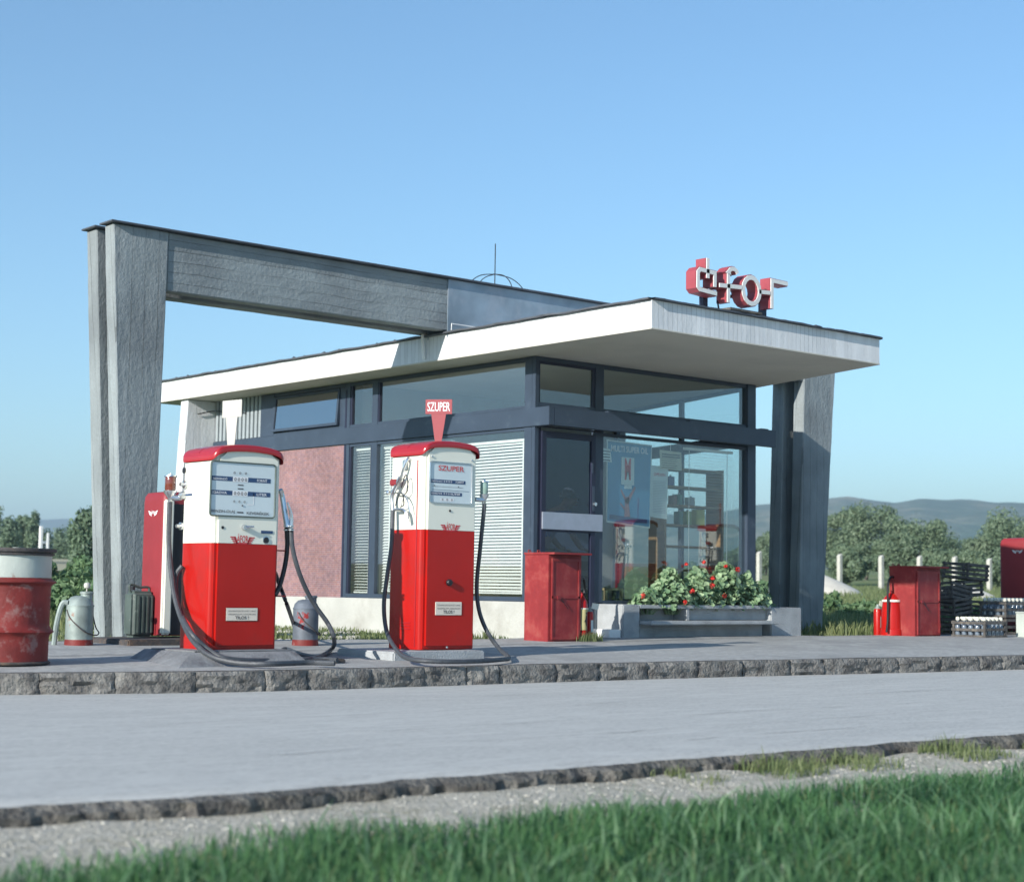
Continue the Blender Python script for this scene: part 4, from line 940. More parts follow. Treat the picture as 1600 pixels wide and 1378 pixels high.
def H(*pts):
    out = []
    for p in pts:
        x, y, k, v = p
        out.append(pb(x, y, v) if k == 'b' else pz(x, y, v) if k == 'z' else pa(x, y, v))
    return out

# --- pump with the red SZUPER board
L2 = Vector((-3.69, -2.875, .155))
p2 = thing('fuel_pump', 'red and cream fuel pump with SZUPER on its dial and a red board on top', 'fuel pump', L2, 0, 'fuel pumps')
top2 = pump_body(p2, .60, .45, .075, 1.075, 1.715, 1.83, 'red', 'cream', 'red_cap')
q0, q1 = pb(672, 720, -3.13)-L2, pb(736, 790, -3.13)-L2
dial(p2, q0.x+.005, q1.x, q1.z+.012, q0.z-.005, -.225-.028, 2)
e = pb(704, 823, -3.13)-L2; emblem(p2, (e.x, e.z), .215, -.2548, M['redprint'])
a_, b_ = pb(680, 940, -3.13)-L2, pb(721, 961, -3.13)-L2; warning(p2, a_.x, b_.x, b_.z, a_.z, -.2545)
c = pb(701, 910, -3.13)-L2; knob((c.x, -.254, c.z), .028, .03, M['black'], 'lock_knob', p2)
c = pb(703, 798, -3.13)-L2; knob((c.x, -.254, c.z), .010, .006, M['black'], 'key_hole', p2)
c = pb(698, 1011, -3.13)-L2; knob((c.x, -.254, c.z), .010, .008, M['chrome'], 'bolt', p2)
for (x, y) in ((675, 713), (737, 719)): c = pb(x, y, -3.13)-L2; knob((c.x, -.254, c.z), .009, .008, M['chrome'], 'bolt', p2)
mb = MB()
for z in (.24, .265, .29): mb.box((-.3045, -.10, z), (-.2995, .04, z+.010))
mb.build('vent_slot', M['red_cap'], p2)
mb = MB(); mb.tube([(-.302, -.165, .1), (-.302, -.165, 1.66)], .006, 6); mb.build('side_seam', M['red_cap'], p2)
# red board (flat plate on a tapered stalk)
sb = MB(); th = .006
def boardmb(w, h, zs0, zb0, w0, w1):
    m_ = MB(); m_.bbox((-w/2, -th/2, zb0), (w/2, th/2, zb0+h), .002)
    m_.hexa([(-w0/2, -th/2, zs0), (w0/2, -th/2, zs0), (w0/2, th/2, zs0), (-w0/2, th/2, zs0), (-w1/2, -th/2, zb0+.001), (w1/2, -th/2, zb0+.001), (w1/2, th/2, zb0+.001), (-w1/2, th/2, zb0+.001)]); return m_
z0 = 1.80; z1 = (pb(683, 647, -2.87)-L2).z; z2 = (pb(683, 624, -2.87)-L2).z
sgn = boardmb(.235, z2-z1, z0, z1, .045, .13).build('sign_board', M['red_sign'], p2, loc=(.04, .0, 0)); sgn.rotation_euler = (0, 0, radians(-50))
text('sign_lettering', 'SZUPER', M['whiteprint'], sgn, (0, -th/2, (z1+z2)/2), .20, .080, .002, bold=.006)
sight_glass(p2, (.385, -.215, 1.405), .034, .10, M['greenglass'], -1)
# nozzle in its holster on the left side
nz = Vector((-.355, .02, 0))
def NP(x, y, d=-.36): return (pa(x, y, L2.x+d)-L2)
mb = MB(); mb.tube([NP(641, 722, -.30), NP(638, 716, -.33), NP(632, 728), NP(627, 745)], .013, 8, 4); mb.build('nozzle_spout', M['chrome'], p2)
mb = MB(); mb.bbox((-.325, -.03, NP(640, 722).z-.06), (-.299, .03, NP(640, 722).z+.03), .008); mb.build('nozzle_holster', M['chrome'], p2)
mb = MB(); mb.tube([NP(626, 746), NP(619, 760), NP(613, 775), NP(614, 797)], .022, 9, 4, .017); mb.lathe([(0, -.02), (.02, -.012), (.02, .012), (0, .02)], NP(607, 770), 10, 0)
mb.tube([NP(616, 770), NP(630, 772), NP(638, 785), NP(640, 800)], .007, 6, 4); mb.tube([NP(614, 797), NP(626, 796), NP(634, 800), NP(637, 815)], .012, 7, 4, .02); mb.build('nozzle_body', M['chrome'], p2)
mb = MB(); c = NP(617, 754); mb.bbox((c.x-.022, c.y-.05, c.z-.028), (c.x+.022, c.y+.05, c.z+.028), .008); mb.build('nozzle_grip', M['red_cover'], p2)
mb = MB(); mb.tube([NP(627, 762), NP(632, 745), NP(636, 744), NP(637, 765), NP(630, 775)], .005, 6, 4); mb.tube([NP(618, 790), NP(624, 771), NP(629, 772), NP(631, 788), NP(626, 792)], .005, 6, 4); mb.build('nozzle_lever', M['black'], p2)
hp = H((614, 797, 'a', -4.05), (612, 850, 'a', -4.07), (605, 900, 'a', -4.10), (600, 945, 'a', -4.12), (604, 985, 'a', -4.12), (617, 1011, 'b', -3.22), (636, 1028, 'z', .20), (680, 1033, 'z', .185), (740, 1033, 'z', .18), (785, 1030, 'z', .18), (795, 1027, 'z', .185), (780, 1013, 'a', -3.2), (762, 988, 'a', -3.24), (749, 955, 'a', -3.28), (745, 915, 'a', -3.295), (750, 860, 'a', -3.30), (756, 800, 'a', -3.305), (757, 787, 'a', -3.305))
mb = MB(); mb.tube([p-L2 for p in hp], .0185, 9, 8); mb.build('hose', M['hose'], p2)
mb = MB(); mb.bbox((-4.40, -3.30, .1), (-3.44, -2.50, .225), .012); ped = mb.build('pump_pedestal', M['conc_grey']); tag(ped, 'low concrete plinth under the pump with the red SZUPER board', 'pedestal')

# --- benzin-olaj pump
L1 = Vector((-5.69, -2.875, .155))
p1 = thing('fuel_pump', 'broad red and cream fuel mix pump with two hoses and a white board on top', 'fuel pump', L1, 0, 'fuel pumps')
top1 = pump_body(p1, .615, .45, .10, .905, 1.56, 1.665, 'red', 'cream', 'red_cap')
q0, q1 = pb(330, 719, -3.13)-L1, pb(428, 811, -3.13)-L1
dial(p1, q0.x+.008, q1.x, q1.z+.012, q0.z-.008, -.225-.028, 1)
e = pb(379, 842, -3.13)-L1; emblem(p1, (e.x, e.z), .22, -.2548, M['redprint'])
a_, b_ = pb(353, 949, -3.13)-L1, pb(402, 970, -3.13)-L1; warning(p1, a_.x, b_.x, b_.z, a_.z, -.2545)
c = pb(415.5, 844, -3.13)-L1; knob((c.x, -.2535, c.z), .030, .004, M['chrome'], 'meter_ring', p1); knob((c.x, -.258, c.z), .024, .004, M['black'], 'meter_glass', p1)
c = pb(348, 824, -3.13)-L1; knob((c.x, -.254, c.z), .012, .004, M['black'], 'key_hole', p1)
c = pb(381, 824, -3.13)-L1
mb = MB(); mb.lathe([(0, -.03), (.018, -.03), (.022, -.01), (.022, 0)], (c.x, -.254, c.z), 12, 1); mb.tube([(c.x, -.278, c.z), (c.x+.035, -.284, c.z+.005), (c.x+.07, -.286, c.z+.008)], .012, 8, 3, .007); mb.build('crank_handle', M['chrome'], p1)
a_, b_ = pb(408, 828, -3.13)-L1, pb(426, 834, -3.13)-L1; mb = MB(); mb.box((a_.x, -.257, b_.z), (b_.x, -.2542, a_.z-.004)); o = mb.build('maker_plate', M['navy'], p1)
# side fittings
def SP(x, y, d=-.31): return pa(x, y, L1.x+d)-L1
c = SP(288, 735); mb = MB(); mb.lathe([(0, -.008), (.024, -.006), (.024, 0)], (-.309, c.y, c.z), 14, 0); mb.build('lock', M['black'], p1)
for (x, y, r_) in ((290, 757, .032), (284, 822, .03)):
    c = SP(x, y); mb = MB(); mb.lathe([(0, -.05), (.014, -.05), (.016, -.02), (r_, -.016), (r_, 0)], (-.309, c.y, c.z), 14, 0); mb.build('valve', M['chrome'], p1)
mb = MB(); c = SP(294, 773); mb.box((-.312, c.y-.06, c.z-.008), (-.3085, c.y+.05, c.z+.008)); mb.build('side_plate', M['navy'], p1)
c = pa(266, 766, L1.x-.40)-L1
sight_glass(p1, (c.x, c.y, c.z), .043, .105, M['amber'], 1)
cc = SP(288, 774); mb = MB(); mb.tube([(c.x, c.y, c.z-.055), (c.x+.05, (c.y+cc.y)/2, c.z-.06), (-.30, cc.y, cc.z)], .022, 10, 4); mb.lathe([(0, -.05), (.026, -.04), (.03, -.02), (.03, 0)], (-.308, cc.y, cc.z), 12, 0); mb.build('elbow_fitting', M['chrome'], p1)
hpA = [Vector((c.x, c.y, c.z-.09))+L1]+H((264, 850, 'a', -6.09), (269, 905, 'a', -6.10), (275, 940, 'a', -6.10), (287, 975, 'a', -6.12), (304, 1004, 'b', -3.22), (332, 1026, 'b', -3.45), (375, 1036, 'z', .18), (425, 1037, 'z', .18), (480, 1035, 'z', .18), (523, 1036, 'z', .18))
mb = MB(); mb.tube([p-L1 for p in hpA], .0205, 9, 8); mb.build('hose', M['hose'], p1)
hpB = H((285, 884, 'a', -6.02), (276, 898, 'a', -6.05), (275, 925, 'a', -6.05), (282, 955, 'a', -6.05), (297, 986, 'b', -3.18), (322, 1012, 'b', -3.28), (352, 1028, 'b', -3.42), (400, 1032, 'z', .185), (450, 1031, 'z', .18), (500, 1030, 'z', .18), (527, 1031, 'z', .18))
mb = MB(); mb.tube([p-L1 for p in hpB], .0195, 9, 8); mb.build('hose', M['hose'], p1)
# right side nozzles and hoses
mb = MB(); n1 = H((438, 765, 'a', -5.36), (441, 775, 'a', -5.335), (445, 800, 'a', -5.32), (449, 824, 'a', -5.31)); mb.tube([p-L1 for p in n1], .019, 9, 4, .024); n2 = H((449, 785, 'a', -5.33), (455, 805, 'a', -5.28), (454, 826, 'a', -5.28)); mb.tube([p-L1 for p in n2], .008, 8, 4, .02); mb.build('nozzle', M['chrome'], p1)
mb = MB()
for y in (822, 828):
    for x in (447.5, 455): q = pa(x, y, -5.30)-L1; mb.lathe([(.018, -.006), (.024, -.004), (.024, .004), (.018, .006)], q, 12)
mb.build('hose_clamp', M['chrome'], p1)
hC = H((448, 825, 'a', -5.30), (449, 850, 'a', -5.29), (446, 880, 'a', -5.31), (438, 912, 'a', -5.36), (430, 930, 'a', -5.42))
mb = MB(); mb.tube([p-L1 for p in hC], .019, 9, 8); mb.build('hose', M['hose_black'], p1)
hD = H((455, 826, 'a', -5.28), (457, 855, 'a', -5.27), (466, 890, 'a', -5.22), (479, 922, 'a', -5.12), (494, 948, 'a', -5.02), (513, 975, 'a', -4.92), (522, 998, 'a', -4.88), (519, 1013, 'z', .21), (498, 1026, 'z', .19), (468, 1030, 'z', .185), (446, 1025, 'z', .19), (440, 1017, 'z', .20), (448, 1014, 'z', .20), (470, 1022, 'z', .185), (500, 1028, 'z', .18))
mb = MB(); mb.tube([p-L1 for p in hD], .0185, 9, 8); mb.build('hose', M['hose'], p1)
hE = H((430, 895, 'a', -5.25), (440, 922, 'a', -5.1), (452, 955, 'a', -4.9), (463, 990, 'z', .22))
mb = MB(); mb.tube([p-L1 for p in hE], .017, 8, 6); mb.build('hose', M['hose_black'], p1)
for (x0, x1, y) in ((430, 460, 860), (430, 457, 931)):
    a_, b_ = pa(x0, y, -5.385)-L1, pb(x1, y, -2.75)-L1
    mb = MB(); mb.bbox((.29, -.20, a_.z-.006), (.40, -.14, a_.z+.006), .003); mb.build('hose_bracket', M['red_cap'], p1)
# white board
z0 = 1.64; z1 = (pb(366, 652, -2.87)-L1).z; z2 = (pb(366, 625, -2.87)-L1).z
sgn = boardmb(.22, z2-z1, z0, z1, .07, .13).build('sign_board', M['white_enamel'], p1, loc=(.0, .03, 0)); sgn.rotation_euler = (0, 0, radians(-78))
text('sign_lettering', 'KEVERÉK', mat('sun bleached print', (.66, .64, .58), .7, var=.02), sgn, (0, -th/2, (z1+z2)/2), .17, .05, .002)
mb = MB(); mb.hexa([(-6.52, -3.56, .13), (-5.30, -3.50, .13), (-5.25, -2.4, .13), (-6.35, -2.4, .13), (-6.26, -3.32, .245), (-5.36, -3.32, .245), (-5.34, -2.5, .245), (-6.2, -2.5, .245)]); mb.bbox((-6.20, -3.26, .2452), (-5.34, -2.60, .2548), .004)
tag(mb.build('pump_pedestal', M['conc_dark']), 'dark slope sided plinth under the pump with the white board', 'pedestal')
mb = MB(); mb.bbox((-5.29, -3.42, .12), (-4.95, -3.02, .185), .008); tag(mb.build('cover_plate', M['rustiron']), 'rusty iron plate on the forecourt under the coiled hose end', 'cover plate')

# --- pumps on the other island, seen mirrored in the front window
for (x, y, lb) in ((8.0, -6.35, 'nearer of the two pumps mirrored in the shop window, red cap over cream body'), (10.1, -6.35, 'farther of the two pumps mirrored in the shop window, beside the blind')):
    c = copy_tree(p2); c.location = (x, y, .13); c['label'] = lb

# --- dispensers seen from their closed red side
def closed_pump(label, loc, w, d, h, rz=0):
    t = thing('covered_pump', label, 'fuel pump', loc, rz, 'pumps seen from their closed red side')
    mb = MB(); ring = rrect(w, d, .05, 5); mb.rings([[(p*1.0, q*1.0, .04) for p, q in ring], [(p, q, h-.1) for p, q in ring], [(p*.97, q*.97, h-.045) for p, q in ring], [(p*.86, q*.88, h-.012) for p, q in ring], [(p*.5, q*.5, h) for p, q in ring]])
    mb.build('housing', M['red_cover'], t)
    mb = MB(); mb.bbox((-w/2+.0, -d/2-.03, .05), (-w/2+.09, -d/2+.03, h-.08), .015, 3); mb.build('front_trim', M['cream'], t); mb = MB(); mb.box((-w/2+.091, -d/2-.012, .05), (w/2-.02, -d/2+.02, h-.12)); mb.build('front_panel', M['black'], t)  # black panel stands in for the darkness of the gap beside the trim
    bd = MB(); zc = h*.86; ww = .085
    for s in (-1, 1):
        for k in range(3): bd.quad((-w/2-.002, s*(.03-.004*k), zc-.012-.014*k), (-w/2-.002, s*(ww-.010*k), zc+.004-.014*k), (-w/2-.002, s*(ww-.004*k), zc+.014-.014*k), (-w/2-.002, s*(.034-.004*k), zc-.001-.014*k))
    o = bd.build('winged_badge', M['whiteprint'], t)
    text('badge_letters', 'ÁFOR', M['whiteprint'], o, (-w/2, 0, zc-.002), .06, .035, .002, axes=((0, -1, 0), (0, 0, 1)), bold=.02)
    return t
q = pz(232, 1003, .25)
closed_pump('dull red closed pump with a small white winged badge, left of the twin hose pump', (-4.80, -.33, .235), .36, .42, 1.36)
closed_pump('dull red closed pump with a badge at the right edge, behind the bottle crates', (9.34, -.42, .2), .55, .62, 1.40)
mb = MB(); mb.bbox((-5.50, -.92, .16), (-4.40, -.1, .255), .01); tag(mb.build('pump_pedestal', M['rustiron']), 'dark low plinth under the jerry can and the closed red pump', 'pedestal')

# ------------------------------------------------------------------ drum, cans
t = thing('oil_drum', 'dented red oil drum with a white top band at the left edge', 'drum', (-7.42, -2.74, .165), .9)
r0 = .285
def dr(z0_, z1_, m, name, ribs):
    prof = []
    n = 24
    for i in range(n+1):
        z = z0_+(z1_-z0_)*i/n; r_ = r0
        for (c_, h_, w_) in ribs: r_ += h_*math.exp(-((z-c_)/w_)**2)
        prof.append((r_, z))
    mb = MB(); rs = []
    for (r_, z) in prof: rs.append([( (r_+.004*noise.noise(Vector((cos(a)*2, sin(a)*2, z*4))))*cos(a), (r_+.004*noise.noise(Vector((cos(a)*2, sin(a)*2, z*4))))*sin(a), z) for a in [2*pi*k/48 for k in range(48)]])
    mb.rings(rs, cap0=False, cap1=False); return mb.build(name, m, t, angle=60)
ribs = [(.58, .036, .017), (.23, .036, .018)]
dr(0, .545, M['drum_red'], 'barrel', ribs); dr(.545, .61, M['drum_red'], 'upper_rib', ribs); dr(.611, .80, M['drum_white'], 'white_band', [])
mb = MB(); mb.lathe([(r0, .79), (r0+.03, .792), (r0+.034, .805), (r0+.03, .818), (r0+.004, .82)], (0, 0, 0), 48); mb.lathe([(r0+.002, .768), (r0+.02, .772), (r0+.02, .784), (r0, .788)], (0, 0, 0), 48); mb.lathe([(r0+.012, 0), (r0+.016, .01), (r0+.002, .02)], (0, 0, 0), 48); mb.build('rim', M['rustiron'], t)
mb = MB(); mb.lathe([(0, .80), (r0-.002, .80), (r0-.002, .79), (0, .79)], (0, 0, 0), 48); mb.lathe([(0, .83), (.03, .83), (.035, .80)], (.15, 0, 0), 12); mb.build('lid', M['drum_white'], t)
def oil_can(label, loc, m, basem, r_, h, rz, knobbed):
    t = thing('tin_can', label, 'can', loc, rz, 'tall tin oil cans on the forecourt')
    mb = MB(); mb.lathe([(0, .02), (r_, .02), (r_, .06), (r_, h*.72), (r_*1.03, h*.725), (r_*1.03, h*.745), (r_*.97, h*.76), (r_*.9, h*.83), (r_*.62, h*.90), (r_*.3, h*.92), (0, h*.92)], (0, 0, 0), 28); mb.build('body', m, t)
    mb = MB(); mb.lathe([(r_*1.03, 0), (r_*1.04, .012), (r_*1.01, .055), (r_*.9, .056)], (0, 0, 0), 28); mb.build('foot_ring', basem, t)
    mb = MB(); mb.lathe([(r_*.44, h*.80), (r_*.44, h*.95), (r_*.50, h*.955), (r_*.50, h*.99), (r_*.4, h), (0, h)], (r_*.42, -.02, 0), 18); mb.build('screw_cap', m, t)
    mb = MB(); s = r_*1.02; mb.tube([(-s, 0, h*.66), (-s*.9, -.05, h*.5), (-s*.2, -s*1.1, h*.28), (s*.9, -s*.75, h*.2), (s*1.35, -.05, h*.24), (s*1.3, 0, h*.34), (s, 0, h*.6)], .006, 6, 6); mb.build('bail_handle', M['rustiron'], t)
    return t
a = oil_can('grey galvanised can with a wire handle and rust red foot, beside the drum', (-5.86, -.70, .2), M['galv'], M['drum_red'], .118, .47, 0, True)
mb = MB(); mb.tube([(.10, .1, .35), (.11, .1, .50)], .006, 6); mb.lathe([(0, -.03), (.025, -.02), (.03, 0), (.025, .02), (0, .03)], (.11, .1, .52), 12); mb.build('pump_knob', M['white_enamel'], a)
mb = MB(); mb.tube([(-.20, .06, 0), (-.185, .05, .2), (-.15, .03, .36), (-.11, 0, .37)], .024, 8, 4); mb.build('spout', M['galv'], a)
oil_can('dark can with grey and red peeling paint right of the twin hose pump', (-3.83, -1.17, .197), M['peel'], M['drum_red'], .118, .46, .4, False)
t = thing('jerry_can', 'grey green ribbed jerry can standing on the dark plinth', 'jerry can', (-5.07, -.33, .256), 0)
mb = MB(); mb.bbox((-.13, -.08, 0), (.10, .10, .42), .03, 3); mb.build('body', M['olive'], t)
mb = MB()
for x in (-.075, -.03, .015, .06): mb.bbox((x-.013, -.094, .04), (x+.013, -.078, .38), .006)
mb.build('rib', M['olive'], t)
mb = MB(); mb.tube([(-.11, .01, .41), (-.12, .01, .47), (-.08, .01, .475), (-.02, .01, .455), (.07, .01, .455), (.08, .01, .41)], .012, 7, 4); mb.build('handle', M['olive'], t)
mb = MB(); mb.lathe([(.022, 0), (.022, .03), (0, .032)], (-.105, -.02, .43), 10); mb.build('filler_cap', M['black'], t)

# ------------------------------------------------------------------ sand cabinets and extinguishers
def cabinet(label, loc, w, d, h, rz=0):
    t = thing('sand_cabinet', label, 'cabinet', loc, rz, 'red sheet metal fire sand cabinets')
    mb = MB(); mb.bbox((0, 0, 0), (w, d, h), .004); mb.build('body', M['red_old'], t)
    mb = MB(); mb.bbox((-.01, -.10, h), (w+.06, d+.005, h+.022), .003); mb.build('lid', M['red_old'], t)
    mb = MB(); mb.bbox((.035, -.014, .03), (w-.04, -.002, h-.04), .002)
    dob = mb.build('door', M['red_old'], t)
    mb = MB()
    for (x0, x1, z0_, z1_) in ((.035, w-.04, .03, .055), (.035, w-.04, h*.50, h*.525), (.035, w-.04, h-.07, h-.04), (.035, .055, .055, h-.07), (w-.06, w-.04, .055, h-.07)): mb.box((x0, -.022, z0_), (x1, -.0142, z1_))
    mb.build('door_frame', M['red_old'], dob)
    mb = MB(); mb.bbox((.10, -.034, h*.49), (.15, -.0225, h*.53), .003); mb.build('latch', M['red_cover'], dob)
    mb = MB(); mb.tube([(.16, -.03, h*.49), (.26, -.03, h*.38)], .004, 5); mb.build('padlock_chain', M['black'], dob)
    for z in (.12, h-.2): mb = MB(); mb.lathe([(.01, 0), (.01, .06)], (w-.03, -.012, z), 8); mb.build('hinge', M['red_old'], t)
    mb = MB()
    for x in (.03, .16): mb.tube([(x, d-.03, h+.022), (x-.01, d-.03, h+.045), (x+.02, d-.03, h+.045), (x+.03, d-.03, h+.022)], .006, 6, 3)
    mb.build('lifting_lug', M['red_old'], t)
    return t
cabinet('red sheet metal sand cabinet in front of the shop door', (-.80, -1.15, .195), .47, .38, .915)
cabinet('red sheet metal sand cabinet on the right, beside the big hose extinguisher', (5.66, -1.075, .195), .56, .40, .90)
def big_ext(label, loc, h, r_, band):
    t = thing('fire_extinguisher', label, 'fire extinguisher', loc, 0, 'large wheeled type fire extinguishers')
    mb = MB(); mb.lathe([(0, 0), (r_*1.12, 0), (r_*1.12, .02), (r_*1.06, .16*h), (r_*1.0, .17*h), (r_*.98, .5*h), (r_*.82, .82*h), (r_*.7, .86*h), (r_*.45, .93*h), (r_*.25, .97*h), (0, .98*h)], (0, 0, 0), 24); mb.build('cylinder', M['red'], t)
    mb = MB(); mb.lathe([(r_*.9, band*h-.015), (r_*.93, band*h-.014), (r_*.92, band*h+.014), (r_*.88, band*h+.015)], (0, 0, 0), 24)
    mb.tube([(r_*.9, -.02, band*h), (r_*1.2, -.03, band*h), (r_*1.25, -.03, band*h-.08)], .008, 6, 3); mb.build('carrying_strap', M['cream'], t)
    mb = MB(); mb.lathe([(0, .96*h), (.02, .97*h), (.02, 1.02*h), (.03, 1.025*h), (0, 1.04*h)], (0, 0, 0), 12); mb.build('valve', M['red_cap'], t)
    mb = MB(); mb.tube([(r_*.5, 0, .97*h), (r_*.62, 0, 1.10*h), (r_*.4, -.01, 1.27*h), (0, -.02, 1.34*h), (-r_*.6, -.03, 1.28*h), (-r_*1.05, -.05, 1.08*h), (-r_*1.15, -.06, .7*h), (-r_*1.2, -.06, .35*h), (-r_*1.5, -.07, .1*h)], .015, 8, 6); mb.build('hose', M['hose_black'], t)
    return t
def small_ext(label, loc, h, r_):
    t = thing('fire_extinguisher', label, 'fire extinguisher', loc, 0, 'small red fire extinguishers')
    mb = MB(); mb.lathe([(0, 0), (r_, .004), (r_, .78*h), (r_*.85, .84*h), (r_*.4, .88*h), (0, .88*h)], (0, 0, 0), 18); mb.build('cylinder', M['red'], t)
    mb = MB(); mb.lathe([(r_*.8, .845*h), (r_*.4, .93*h), (r_*.3, .98*h), (0, h)], (0, 0, 0), 12); mb.build('valve', M['galv'], t)
    mb = MB(); mb.quad((-.02, -r_-.002, .25*h), (.015, -r_-.002, .25*h), (.015, -r_-.002, .6*h), (-.02, -r_-.002, .6*h)); mb.build('paper_label', M['poster_paper'], t)
    mb = MB(); mb.hexa([(-.01, -.03, h*.94), (.07, -.05, h*.90), (.07, -.046, h*.90), (-.01, -.026, h*.94), (.01, -.03, h*1.1), (.09, -.05, h*1.07), (.09, -.046, h*1.07), (.01, -.026, h*1.1)]); mb.build('inspection_tag', M['bottlecap'], t)
    return t
big_ext('big red fire extinguisher with cream strap and looped hose, left of the right cabinet', pz(1393, 994, .197), .58, .135, .80)
s_ = small_ext('small red extinguisher with a pale tag at the left of the big hose extinguisher', pz(1376, 993, .197)+Vector((-.02, .03, 0)), .42, .055)
xe = big_ext('red fire extinguisher with looped hose half hidden behind the cabinet by the door', pz(908, 998, .2), .50, .078, .66)
mb = MB(); rs = []
for z_ in (.10, .33): rs.append([(.083*sin(a_), -.083*cos(a_), z_) for a_ in [(-.9+1.8*k/8) for k in range(9)]])
mb.rings(rs, closed=False, cap0=False, cap1=False); lbp = mb.build('instruction_label', mat('yellowed label', (.50, .46, .22), .7, var=.1), xe)
mb = MB(); mb.tube([(.0, -.088, .15), (-.01, -.088, .22), (.0, -.088, .26)], .008, 6); mb.tube([(-.01, -.088, .22), (-.03, -.086, .19)], .005, 5); mb.lathe([(0, -.004), (.012, -.002), (.012, 0)], (.0, -.086, .285), 10, 1); mb.build('printed_figure', M['ink'], lbp)
small_ext('slim red extinguisher with a paper tag beside the cabinet by the door', pz(921.5, 1001, .2), .37, .035)
# ------------------------------------------------------------------ crates
def crate_mb(w, d, h, slats=3, post=.03):
    mb = MB()
    for sx in (0, 1):
        for sy in (0, 1): mb.box((sx*(w-post), sy*(d-post), 0), (sx*(w-post)+post, sy*(d-post)+post, h))
    for k in range(slats):
        z = .01+k*(h-.05)/(slats-1); j = R.uniform(-.004, .004)
        mb.box((-.010, -.010, z+j), (w+.010, -.0005, z+.034+j)); mb.box((-.010, d+.0005, z), (w+.010, d+.010, z+.034))
        mb.box((-.0105, 0, z-j), (-.0005, d, z+.034-j)); mb.box((w+.0005, 0, z), (w+.0105, d, z+.034))
    for k in range(4): mb.box((post+k*(w-2*post)/4+.01, 0, .002), (post+(k+1)*(w-2*post)/4-.01, d, .012))
    return mb
def bottle_crate(label, loc, rz, w=.50, d=.36, h=.22, bottles=True):
    t = thing('bottle_crate', label, 'crate', loc, rz, 'wooden crates full of bottles')
    crate_mb(w, d, h, 3).build('slatted_box', M['oldwood'], t)
    return t
BT = None
def bottles(t0, nx, ny, w, d, loc, rz, lb):
    """every bottle in a crate is a thing of its own"""
    global BT
    for i in range(nx):
        for j in range(ny):
            lx, ly = .05+(w-.10)*i/(nx-1), .05+(d-.10)*j/(ny-1)
            p = Vector(loc)+Matrix.Rotation(rz, 3, 'Z') @ Vector((lx, ly, .014))
            if BT is None:
                BT = thing('bottle', lb, 'bottle', p, 0, lb); b_ = MB(); b_.lathe([(0, 0), (.036, 0), (.036, .13), (.03, .155), (.014, .19), (.013, .225), (0, .225)], (0, 0, 0), 12); b_.build('glass_body', M['bottle'], BT)
                b_ = MB(); b_.lathe([(.017, .212), (.026, .22), (.026, .25), (.016, .262), (0, .264)], (0, 0, 0), 10); b_.build('stopper', M['bottlecap'], BT)
            else:
                c = copy_tree(BT); c.location = p; c['label'] = lb; c['group'] = lb
            if lb: pass
ld = pz(1541, 998, .19)
cr_rz = radians(0)
l1 = Vector((6.36, -1.66, .188)); 
bottle_crate('grey wooden bottle crate standing on the forecourt, in front of all the others', l1, 0, .48, .50, .225)
bottles(None, 5, 5, .48, .50, l1, 0, 'pale stoppered bottle in the front crate on the ground')
l2 = Vector((7.78, -1.05, .44)); 
bottle_crate('wooden bottle crate raised on another crate below the closed red pump', l2, 0, .50, .42, .225)
bottles(None, 5, 4, .50, .42, l2, 0, 'pale stoppered bottle in the raised crate below the closed red pump')
bottle_crate('dark empty crate carrying the raised crate of bottles', Vector((7.78, -1.05, .195)), 0, .50, .42, .235)
l3 = Vector((8.34, -1.08, .44)); bottle_crate('wooden bottle crate raised at the right edge of the view', l3, 0, .50, .42, .225)
bottles(None, 5, 4, .50, .42, l3, 0, 'pale stoppered bottle in the raised crate at the right edge')
bottle_crate('dark empty crate under the raised bottle crate at the right edge', Vector((8.34, -1.08, .195)), 0, .50, .42, .235)
t = thing('white_box', 'dented white tin box standing at the right edge in front of the crates', 'box', Vector((7.22, -1.86, .187))); mb = MB(); mb.bbox((0, 0, 0), (.45, .3, .34), .01); mb.build('body', M['drum_white'], t); mb = MB(); mb.bbox((-.005, -.005, .335), (.455, .305, .352), .004); mb.build('lid', M['drum_white'], t)
# heap of empty crates, each tipped its own way
heap = [(7.05, -.72, .19, 0, 0, .0, 'empty slatted crate lying at the foot of the low left stack'), (7.10, -.68, .45, .05, -.10, .1, 'second empty crate of the low left stack, tipped left'), (7.08, -.66, .70, -.06, .14, .05, 'uppermost slanting crate of the low left stack'),
        (7.80, -.40, .19, 0, 0, .0, 'lowest empty crate of the tall stack beside the red pump'), (7.83, -.42, .45, .03, .04, -.1, 'second empty crate up in the tall stack beside the red pump'), (7.81, -.38, .71, -.04, -.06, .08, 'third empty crate up in the tall stack beside the red pump'), (7.86, -.38, .97, .05, .05, .0, 'topmost crate of the tall stack, next to the red pump badge')]
for (x, y, z, rx, ry, rz, lb) in heap:
    t = thing('empty_crate', lb, 'crate', (x, y, z), 0, 'empty wooden crates stacked by the right pump'); t.rotation_euler = (rx, ry, rz)
    crate_mb(.50, .42, .24, 4).build('slatted_box', M['oldwood'], t)

